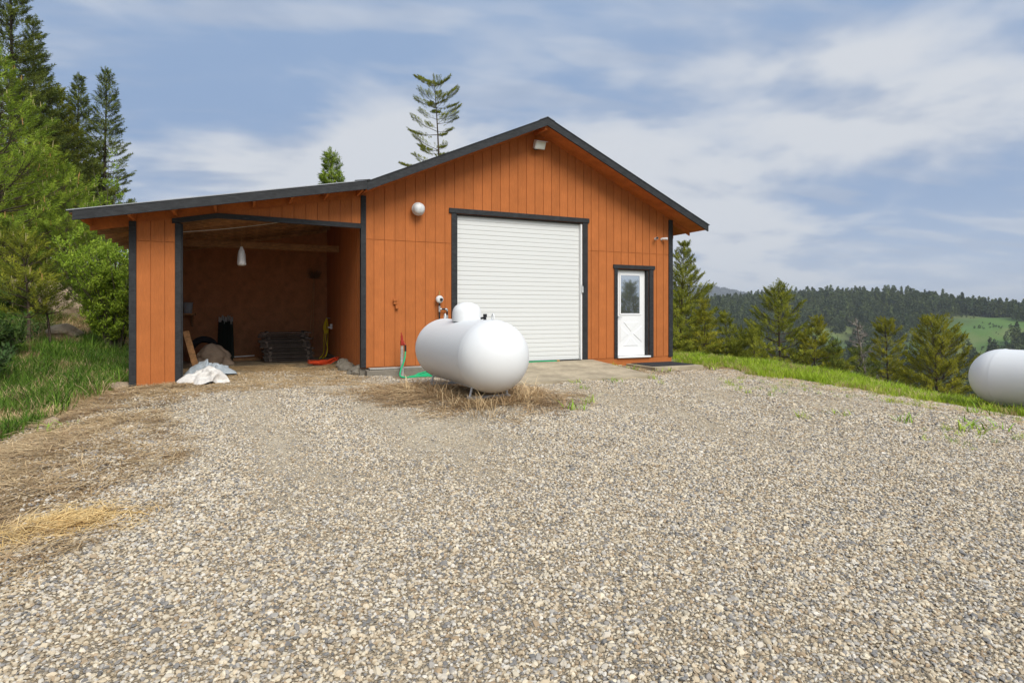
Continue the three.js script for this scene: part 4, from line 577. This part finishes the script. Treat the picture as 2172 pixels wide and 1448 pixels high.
function shrub(label, x, z, h, spread, nst, seed, c1, c2, lean = [0, 0], clumps = 40, name = 'leafy_shrub', size = 1) {
  const y0 = H(x, z), r = RNG(seed), t = thing(name, label, 'shrub', [x, y0, z], 0), L = [], A = [[], []], q = new THREE.Quaternion();
  for (let k = 0; k < nst; k++) {
    const a = r() * 6.28, e = Math.sqrt(r()) * spread, tip = V3(Math.cos(a) * e + lean[0], h * (.6 + .42 * r()) * (1 - .25 * (e / spread)), Math.sin(a) * e + lean[1]), mid = V3(tip.x * .32 + (r() - .5) * .15, tip.y * .5, tip.z * .32 + (r() - .5) * .15), b0 = V3(Math.cos(a) * .12, -.05, Math.sin(a) * .12), P = s => s < .5 ? b0.clone().lerp(mid, s * 2) : mid.clone().lerp(tip, s * 2 - 1);
    limbTri(L, b0, mid, .016 * h / 3 + .004, .010 * h / 3 + .002); limbTri(L, mid, tip, .010 * h / 3 + .002, .003);
    for (let j = 0; j < 5; j++) { const s = .14 + .82 * r(), p = P(s), e2 = p.clone().add(V3((r() - .5) * .7 * spread, .1 + .35 * r(), (r() - .5) * .7 * spread)); limbTri(L, p, e2, .006, .002); for (let i = 0; i < clumps / 5; i++) { const pp = p.clone().lerp(e2, .15 + .9 * r()).add(V3((r() - .5) * .12, (r() - .5) * .12, (r() - .5) * .12)); q.setFromEuler(new THREE.Euler(r() * 1.2 - .6, r() * 6.28, r() * 1.2 - .6)); A[(r() * 2) | 0].push([place(pp, q.clone(), size * (.7 + .6 * r())), c1.clone().lerp(c2, r())]); } }
  }
  mesh('stems', soup(L), M.stem, t); A.forEach((it, i) => it.length && copies('foliage', LEAF[i], leafM, it, t)); return t;
}
const LG = [col(.20, .31, .02), col(.38, .48, .05)];
shrub('large bright green willow shrub against the shed side wall', -4.85, -5.6, 3.5, 1.3, 56, 3, ...LG, [-.15, .1], 70);
shrub('bright green shrub behind the willow, below the rafter tails', -5.25, -8.2, 3.3, .9, 22, 4, ...LG, [0, 0], 50);
shrub('low yellow-green shrub cut off by the left frame', -5.45, 1.75, .75, .4, 14, 5, ...LG, [0, 0], 30);
shrub('leafy green undergrowth at the foot of the young pine', -6.6, -3.4, .6, .9, 26, 6, col(.05, .10, .02), col(.11, .17, .035), [0, 0], 30, 'ground_shrub', 1.3);
shrub('leafy green undergrowth nearest the left frame edge', -6.35, -1.2, .55, .8, 26, 7, col(.05, .11, .025), col(.12, .19, .06), [0, 0], 30, 'ground_shrub', 1.3);
shrub('leafy green undergrowth beside the tan boulder', -7.6, -8.0, .8, .9, 22, 8, col(.07, .13, .02), col(.16, .22, .04), [0, 0], 30, 'ground_shrub', 1.2);
shrub('light green shrub tip showing over the shed eave', -7.6, -20.5, 6.2, .9, 14, 9, ...LG, [0, 0], 40, 'leafy_shrub', 1.6);

// grass: tufts of bent blades
function tuftGeo(seed, n, h, spread, wid, flop) { const r = RNG(seed), T = []; for (let i = 0; i < n; i++) { const a = r() * 6.28, b = V3((r() - .5) * spread, -.02, (r() - .5) * spread), f = flop * (.3 + r()), hh = h * (.5 + .6 * r()), d = V3(Math.cos(a), 0, Math.sin(a)), s = V3(-Math.sin(a), 0, Math.cos(a)).multiplyScalar(wid * (.7 + .6 * r())); const P = t => b.clone().addScaledVector(d, f * hh * t * t).add(V3(0, hh * t * (1 - .35 * flop * t), 0)); let p0 = P(0), w0 = 1; for (const [t, w] of [[.38, .9], [.74, .55], [1, 0]]) { const p1 = P(t); if (w > 0) { pushTri(T, p0.clone().addScaledVector(s, w0), p0.clone().addScaledVector(s, -w0), p1.clone().addScaledVector(s, w)); pushTri(T, p0.clone().addScaledVector(s, -w0), p1.clone().addScaledVector(s, -w), p1.clone().addScaledVector(s, w)); } else pushTri(T, p0.clone().addScaledVector(s, w0), p0.clone().addScaledVector(s, -w0), p1); p0 = p1; w0 = w; } } return soup(T); }
const TUFT = [tuftGeo(1, 16, .26, .16, .0045, .55), tuftGeo(2, 16, .22, .2, .004, .8), tuftGeo(3, 14, .42, .2, .005, .6), tuftGeo(4, 18, .3, .16, .003, 1.0)];
const rg = RNG(99), qy = () => new THREE.Quaternion().setFromEuler(new THREE.Euler((rg() - .5) * .3, rg() * 6.28, (rg() - .5) * .3));
function field(name, label, category, geo, mat, n, sample, colour, size) { const it = []; let guard = 0; while (it.length < n && guard++ < n * 12) { const p = sample(); if (!p) continue; const s = size(p), c = colour(p); it.push([place(V3(p[0], H(p[0], p[1]) + (p[2] ?? 0), p[1]), qy(), s), c]); } return tag(copies(name, geo, mat, it), label, category); }
const gcol = (a, b) => () => a.clone().lerp(b, rg()).multiplyScalar(.8 + .4 * rg());
const BRIGHT = gcol(col(.21, .34, .016), col(.46, .56, .05)), DEEP = gcol(col(.05, .13, .012), col(.20, .32, .04)), DRY = gcol(col(.42, .285, .14), col(.70, .52, .29)), BROWN = gcol(col(.20, .12, .058), col(.50, .335, .175));
// bright grass along the right crest
const strip = (d0, d1, z0, z1) => () => { const z = lerp(z0, z1, rg()), x = lerp(d0, d1, rg()) + .12 * z; return [x, z]; };
const rightGrass = () => { const p = strip(7.2, 12.6, -7, 8.5)(); const n = fbm(p[0] * 1.1, p[1] * 1.1 + 3, 3), e = p[0] - (8.15 + .06 * p[1]); const f = fbm(p[0] * 2.6 + 7, p[1] * 2.6, 2); return (p[0] > 7.0 && n * .6 + f * .4 + clamp((e - .35) * .3, -.3, .2) - (p[1] > 2.6 ? .09 : -.03) > .46) ? p : null; };
field('crest_grass', 'fresh green grass along the crest right of the garage', 'grass', TUFT[0], bladeM, 5200, rightGrass, BRIGHT, p => (.3 + .95 * fbm(p[0] * 1.7 + 20, p[1] * 1.7, 2)) * (.7 + .6 * rg()));
field('crest_grass', 'taller green grass blades mixed along the right crest', 'grass', TUFT[1], bladeM, 2600, rightGrass, () => rg() < .4 ? DRY() : BRIGHT(), () => .7 + .6 * rg());
field('slope_grass', 'grass on the slope below the right crest', 'grass', TUFT[1], bladeM, 2500, () => [lerp(12, 24, rg()), lerp(-14, 10, rg())], DEEP, () => 1.2 + .8 * rg());
// deep grass in the ditch and up the left bank
const leftGrass = () => { const x = lerp(-8.6, -3.8, rg()), z = lerp(-9, 2.6, rg()); const n = fbm(x * .8 + 4, z * .8, 3); return n > .40 && x < -3.85 - .28 * Math.max(0, z + .4) ? [x, z] : null; };
field('ditch_grass', 'deep green long grass in the ditch left of the shed', 'grass', TUFT[2], bladeM, 3600, leftGrass, DEEP, p => (.3 + 1.1 * fbm(p[0] * 1.6 + 3, p[1] * 1.6, 2)) * (.6 + .6 * rg()));
field('ditch_grass', 'shorter green grass mixed into the ditch and bank', 'grass', TUFT[0], bladeM, 3800, leftGrass, p => rg() < .12 + .5 * sstep(.52, .62, fbm(p[0] * 1.1, p[1] * 1.1 + 30, 3)) ? DRY() : DEEP(), () => .8 + .6 * rg());
field('bank_grass', 'mixed green grass under the pines on the left bank', 'grass', TUFT[1], bladeM, 3500, () => [lerp(-14, -4.2, rg()), lerp(-24, -8, rg())], () => rg() < .3 ? DRY() : DEEP(), () => 1 + .8 * rg());
field('bank_dry_grass', 'dry tan grass patches on the left bank', 'dry grass', TUFT[1], strawM, 1500, () => { const x = lerp(-8, -4, rg()), z = lerp(-9, 2, rg()); return fbm(x * .8 + 4, z * .8, 3) < .43 ? [x, z] : null; }, DRY, () => .7 + .5 * rg());
// single green tufts in the gravel
{
  const spots = [[1.74, 4.9, .9, 'grass tuft in the gravel right in front of the near tank'], [4.96, 6.2, .7, 'small grass tuft in the gravel, left of the paired tufts'], [5.4, 6.75, .7, 'grass tuft in the gravel between the small tuft and the pair'], [5.62, 7.35, .9, 'left one of two paired grass tufts in the right gravel'], [6.1, 7.3, 1.2, 'right one of two paired grass tufts in the right gravel'], [4.3, 6.2, .55, 'tiny grass tuft in the middle of the right gravel'], [7.6, 6.4, 1.1, 'thick grass tuft in the gravel near the cut-off tank'], [5.65, 4.65, .5, 'tiny grass tuft in the gravel beyond the slab corner'], [6.3, 8.0, .8, 'grass tuft at the right frame edge in the gravel'], [3.3, 2.42, .6, 'weed at the front edge of the concrete apron'], [4.0, 2.46, .8, 'taller weed at the apron front edge'], [4.9, 2.44, .6, 'weed at the right end of the apron front edge'], [5.6, .95, .9, 'weed between the apron and the door mat'], [6.1, 1.28, 1.0, 'weed in front of the door mat'], [5.4, .55, .7, 'weed at the wall left of the door mat'], [7.72, .95, 1.0, 'grass tuft at the outer corner of the door mat'], [-4.05, 2.75, .9, 'green tuft in the dry grass beside the upright stone'], [2.3, 4.4, .6, 'low weed between tank and apron'], [3.0, 3.1, .5, 'low weed in the gravel in front of the apron']];
  const geos = [tuftGeo(31, 26, .15, .2, .004, .9), tuftGeo(32, 30, .13, .26, .004, 1.0), tuftGeo(33, 22, .18, .16, .0045, .7)];
  spots.forEach(([x, z, s, l], i) => { const m = mesh('grass_tuft', geos[i % 3], [M.tuft1 ??= std(col(.22, .36, .03), .8), M.tuft2 ??= std(col(.34, .44, .05), .8)][i % 2]); m.position.set(x, H(x, z) + .01, z); m.rotation.y = i * 1.7; m.scale.setScalar(s * 1.75); tag(m, l, 'grass tuft', 'grass tufts in the gravel'); });
}
field('gravel_weeds', 'small green weeds breaking through the gravel on the right', 'weeds', TUFT[1], bladeM, 170, () => { const x = lerp(4.6, 8.8, rg()), z = lerp(2.6, 8.6, rg()); return fbm(x * 1.4 + 70, z * 1.4, 3) + (x - 7) * .08 > .47 ? [x, z, .01] : null; }, BRIGHT, () => .25 + .4 * rg());
// dry stalks lying on the ground
function strawGeo(seed, n, len, spread, rise, wid) { const r = RNG(seed), T = []; for (let i = 0; i < n; i++) { const a = r() * 6.28 * .6 + (r() < .5 ? 0 : 2.6), b = V3((r() - .5) * spread, r() * rise * .6, (r() - .5) * spread), d = V3(Math.cos(a), 0, Math.sin(a)), s = V3(-Math.sin(a), .4 * (r() - .5), Math.cos(a)).multiplyScalar(wid * (.6 + .8 * r())), l = len * (.5 + .8 * r()), k = (r() - .5) * .5, P = t => b.clone().addScaledVector(d, (t - .5) * l).addScaledVector(s, k * 30 * (t - .5) * (t - .5)).add(V3(0, rise * (r() * .35 + (.6 + k) * 4 * t * (1 - t) * .5), 0)); let p0 = P(0); for (const t of [.35, .7, 1]) { const p1 = P(t); pushTri(T, p0.clone().add(s), p0.clone().sub(s), p1.clone().add(s)); pushTri(T, p0.clone().sub(s), p1.clone().sub(s), p1.clone().add(s)); p0 = p1; } } return soup(T); }
const STRAW = [strawGeo(1, 22, .19, .3, .018, .0017), strawGeo(2, 24, .16, .26, .03, .0018), strawGeo(3, 26, .085, .22, .014, .0019), strawGeo(4, 16, .22, .34, .024, .0024)];
const leftStraw = () => { const x = lerp(-6.4, -2.3, rg()), z = lerp(-.4, 9.8, rg()); const e = x + 3.0 + .12 * Math.max(0, z - 6), n = fbm(x * 1.2 + 9, z * 1.2, 3); return (e < 0 ? (n > .36 && x > -5.0 - .12 * z) : n - e * .8 > .44 && fbm(x * 3.3, z * 3.3 + 7, 2) > .42) ? [x, z, -.004] : null; };
field('dry_straw', 'brown dry grass matted along the left edge of the drive', 'dry grass', STRAW[0], strawM, 4000, leftStraw, () => rg() < .55 ? BROWN() : DRY(), () => .7 + .7 * rg());
field('dry_straw', 'pale dry straw bits scattered on the left bank of the drive', 'dry grass', STRAW[3], strawM, 1100, leftStraw, DRY, () => .7 + .6 * rg());
field('dry_straw', 'golden straw heap on the left edge of the drive', 'dry grass', STRAW[0], strawM, 70, () => { const a = rg() * 6.28, e = rg(); return [-3.08 + Math.cos(a) * e * .4, 6.75 + Math.sin(a) * e * .3, .02 * (1 - e)]; }, gcol(col(.62, .40, .14), col(.80, .58, .27)), () => .8 + .5 * rg());
field('dry_straw', 'brown dry stalks flattened round the near propane tank', 'dry grass', STRAW[3], strawM, 1500, () => { const x = lerp(-1.1, 3.4, rg()), z = lerp(.7, 5.6, rg()); return tankStraw(x, z) > .05 + rg() * .5 && !(x > 1.7 && z < 2.35) ? [x, z, -.003] : null; }, () => rg() < .7 ? BROWN() : DRY(), () => .7 + .6 * rg());
field('dry_stalks', 'upright dry stalks under the near propane tank', 'dry grass', TUFT[3], strawM, 100, () => { const x = lerp(.3, 1.7, rg()), z = lerp(2.4, 5.0, rg()); return (Math.abs(x - .92) > .25 || z > 4.3) && fbm(x * 3, z * 3, 2) > .46 ? [x, z] : null; }, () => rg() < .6 ? BROWN() : DRY(), () => .5 + .9 * rg());
field('straw_litter', 'short golden straw litter in the shed opening', 'dry grass', STRAW[2], strawM, 2600, () => { const x = lerp(-3.6, 0, rg()), z = lerp(-2.6, 1.3, rg()); return fbm(x * 1.4, z * 1.4, 3) + .12 - Math.abs(z - .1) * .12 > .42 ? [x, z, .008] : null; }, DRY, () => .6 + .6 * rg());
field('straw_litter', 'brown dry litter on the earth before the entry door', 'dry grass', STRAW[2], strawM, 700, () => { const x = lerp(5.2, 8.6, rg()), z = lerp(.1, 1.9, rg()); return x > 5.95 && x < 7.4 && z < 1.15 ? null : [x, z, .004]; }, () => rg() < .6 ? BROWN() : DRY(), () => .6 + .6 * rg());
field('straw_litter', 'dry litter among the grass on the right gravel edge', 'dry grass', STRAW[2], strawM, 1100, () => { const z = lerp(2, 8.6, rg()), x = lerp(7, 9.6, rg()); return [x, z, .006]; }, DRY, () => .7 + .6 * rg());

// ---------------------------------------------------------------- loose gravel stones
{
  const r = RNG(4), kinds = [];
  for (let k = 0; k < 6; k++) { const g = mergeVertices(new THREE.IcosahedronGeometry(1, 1).deleteAttribute('uv').deleteAttribute('normal')), p = g.attributes.position; for (let i = 0; i < p.count; i++) { const f = .74 + .5 * r(); p.setXYZ(i, p.getX(i) * f, p.getY(i) * f, p.getZ(i) * f); } g.computeVertexNormals(); kinds.push(toCreasedNormals(g, .75)); }
  const pal = GC.map(c => col(...c)), sets = kinds.map(() => []), e = new THREE.Euler(), q = new THREE.Quaternion();
  const fw = [Math.sin(YAW), -Math.cos(YAW)];
  const put = (x, z, s) => { const m = (r() * 6) | 0, tan = track(x, z); if (r() < .5 * tan) return; s *= 1 - .28 * tan; e.set(r() * 6.28, r() * 6.28, r() * 6.28); q.setFromEuler(e); const flat = new THREE.Matrix4().makeScale(1, .72, 1), mat = new THREE.Matrix4().compose(V3(x, H(x, z) + .013 + s * .25 + (r() - .5) * .010, z), new THREE.Quaternion(), V3(1, 1, 1)).multiply(flat).multiply(new THREE.Matrix4().compose(V3(0, 0, 0), q, V3(s * (.85 + .6 * r()), s * (.5 + .3 * r()), s * (.75 + .45 * r()))));
    const c = pal[(Math.pow(r(), 1.15) * pal.length) | 0].clone().multiplyScalar(.86 + .3 * r());  sets[m].push([mat, c]); };
  for (const [r0, r1, st, s0, s1] of [[1.5, 4.6, .0158, .0060, .0124], [4.6, 8, .0178, .0066, .0126], [8, 14.5, .0265, .0088, .0158]])
    for (let z = -1.2; z < 12; z += st) for (let x = -6; x < 9; x += st) {
      const dx = x - EYE.x, dz = z - EYE.z, d = dx * dx + dz * dz; if (d < r0 * r0 || d >= r1 * r1) continue; const f = dx * fw[0] + dz * fw[1]; if (f < .675 * Math.sqrt(d)) continue;
      const X = x + (r() - .5) * st * 1.2, Z = z + (r() - .5) * st * 1.2, m = gravelMask(X, Z); if (m < (r() - .55) * .9 && !(m > -2.2 && r() < .3)) continue; const ts = tankStraw(X, Z); if (ts > .0 + r() * .9) continue;
      if (X > 1.68 && X < 5.18 && Z < 2.30) continue; if (X > .5 && X < 2.2 && Z < .72) continue; if (X > 5.9 && X < 7.4 && Z < 1.2) continue;
      put(X, Z, lerp(s0, s1, Math.pow(r(), 1.6)) * (r() < .04 ? 1.6 : 1));
    }
  kinds.forEach((g, i) => tag(copies('gravel_stones', g, std(col(1, 1, 1), .9), sets[i]), ['loose grey and tan gravel covering the drive', 'cream gravel stones mixed over the drive', 'angular gravel stones mixed over the drive', 'flat gravel stones mixed over the drive', 'rounded gravel stones mixed over the drive', 'small gravel stones mixed over the drive'][i], 'gravel'));
  console.log('stones', sets.map(s => s.length).join(' '));
}

// ---------------------------------------------------------------- the wooded hillside across the valley
{
  const r = RNG(12), T = []; // one far crown: ragged clumps round a short trunk
  const mk = (seed, n, w, shape) => { const q = RNG(seed), L = []; limbTri(L, V3(0, -.5, 0), V3(0, 4, 0), .22, .14); for (let i = 0; i < n; i++) { const t = Math.pow(q(), .85), a = q() * 6.28, rad = w * Math.pow(1 - t, shape) * Math.sqrt(.25 + .75 * q()), c = V3(Math.cos(a) * rad, 2.2 + t * 10, Math.sin(a) * rad), s = .75 + .9 * q() * (1 - t * .5); const u = V3(q() - .5, (q() - .5) * .6, q() - .5).normalize().multiplyScalar(s), v = V3(q() - .5, q() - .2, q() - .5).normalize().multiplyScalar(s * .8); pushTri(L, c.clone().add(u), c.clone().add(v), c.clone().sub(u)); pushTri(L, c.clone().sub(u), c.clone().add(v), c.clone().sub(v)); } return soup(L); };
  const gs = [mk(1, 90, 2.9, .6), mk(2, 90, 2.4, .9), mk(3, 80, 3.2, .45)], sets = [[], [], []], q = new THREE.Quaternion();
  let n = 0; for (let k = 0; k < 110000 && n < 16000; k++) {
    const az = lerp(11, 47, r()), R = Math.sqrt(lerp(200 * 200, 1120 * 1120, r())), w = (az * Math.PI / 180) + YAW, x = EYE.x + R * Math.sin(w), z = EYE.z - R * Math.cos(w);
    const y = H(x, z), el = (y - EYE.y) / R; // clearings: an open meadow on the right face, patchy woods elsewhere
    const mead = Math.exp(-Math.pow((az - 38.3) / 3.2, 2) - Math.pow((R - 735) / 62, 2)) + .5 * Math.exp(-Math.pow((az - 34.5) / 2.5, 2) - Math.pow((R - 690) / 45, 2)) + .45 * Math.exp(-Math.pow((az - 28.5) / 2.2, 2) - Math.pow((R - 650) / 60, 2));
    const d = fbm(x / 42 + 2, z / 42, 4) * .75 + fbm(x / 14, z / 14 + 5, 2) * .25 + sstep(700, 860, R) * .12 + .07 - mead * .6 - sstep(600, 350, R) * .05; if (d < .47) continue;
    const s = (.5 + 1.05 * Math.pow(r(), 1.3)) * (R > 1000 ? .9 : 1); q.setFromEuler(new THREE.Euler(0, r() * 6.28, 0)); sets[(r() * 3) | 0].push([place(V3(x, y - .3, z), q.clone(), V3(s, s * (.85 + .35 * r()), s)), col(.062, .092, .034).lerp(col(.14, .17, .055), r())]); n++;
  }
  const near2 = []; // scrub on the meadow
  for (let k = 0; k < 1500; k++) { const az = lerp(26, 46, r()), R = lerp(560, 820, r()), w = (az * Math.PI / 180) + YAW, x = EYE.x + R * Math.sin(w), z = EYE.z - R * Math.cos(w); if (fbm(x / 30, z / 30 + 60, 3) < .54) continue; q.setFromEuler(new THREE.Euler(0, r() * 6.28, 0)); const s = .1 + .3 * r() * r(); near2.push([place(V3(x, H(x, z) - .5, z), q.clone(), V3(s * 1.6, s, s * 1.6)), col(.05, .075, .03)]); }
  gs.forEach((g, i) => tag(copies('hillside_wood', g, needleM, sets[i]), ['dark pine wood covering the hillside across the valley', 'pointed pines mixed into the wood across the valley', 'rounded pines mixed into the wood across the valley'][i], 'wood'));
  tag(copies('hillside_scrub', gs[2], needleM, near2), 'low scrub dotted over the green meadow across the valley', 'scrub');
  // the far blue ridge carries woods as well
  const far3 = []; for (let k = 0; k < 2600; k++) { const az = lerp(10, 30, r()), R = lerp(4000, 4800, r()), w = az * Math.PI / 180 + YAW, x = EYE.x + R * Math.sin(w), z = EYE.z - R * Math.cos(w); q.setFromEuler(new THREE.Euler(0, r() * 6.28, 0)); const s = 1.2 + r(); far3.push([place(V3(x, H(x, z) - 1, z), q.clone(), V3(s * 2, s, s * 2)), col(.05, .06, .03)]); }
  tag(copies('ridge_wood', gs[0], needleM, far3), 'hazy wood on the farthest blue ridge', 'wood');
  // trees lower in the valley just past the crest
}
scene.fog = new THREE.FogExp2(new THREE.Color(.84, .89, .95), .00015);
renderer.render(scene, camera);
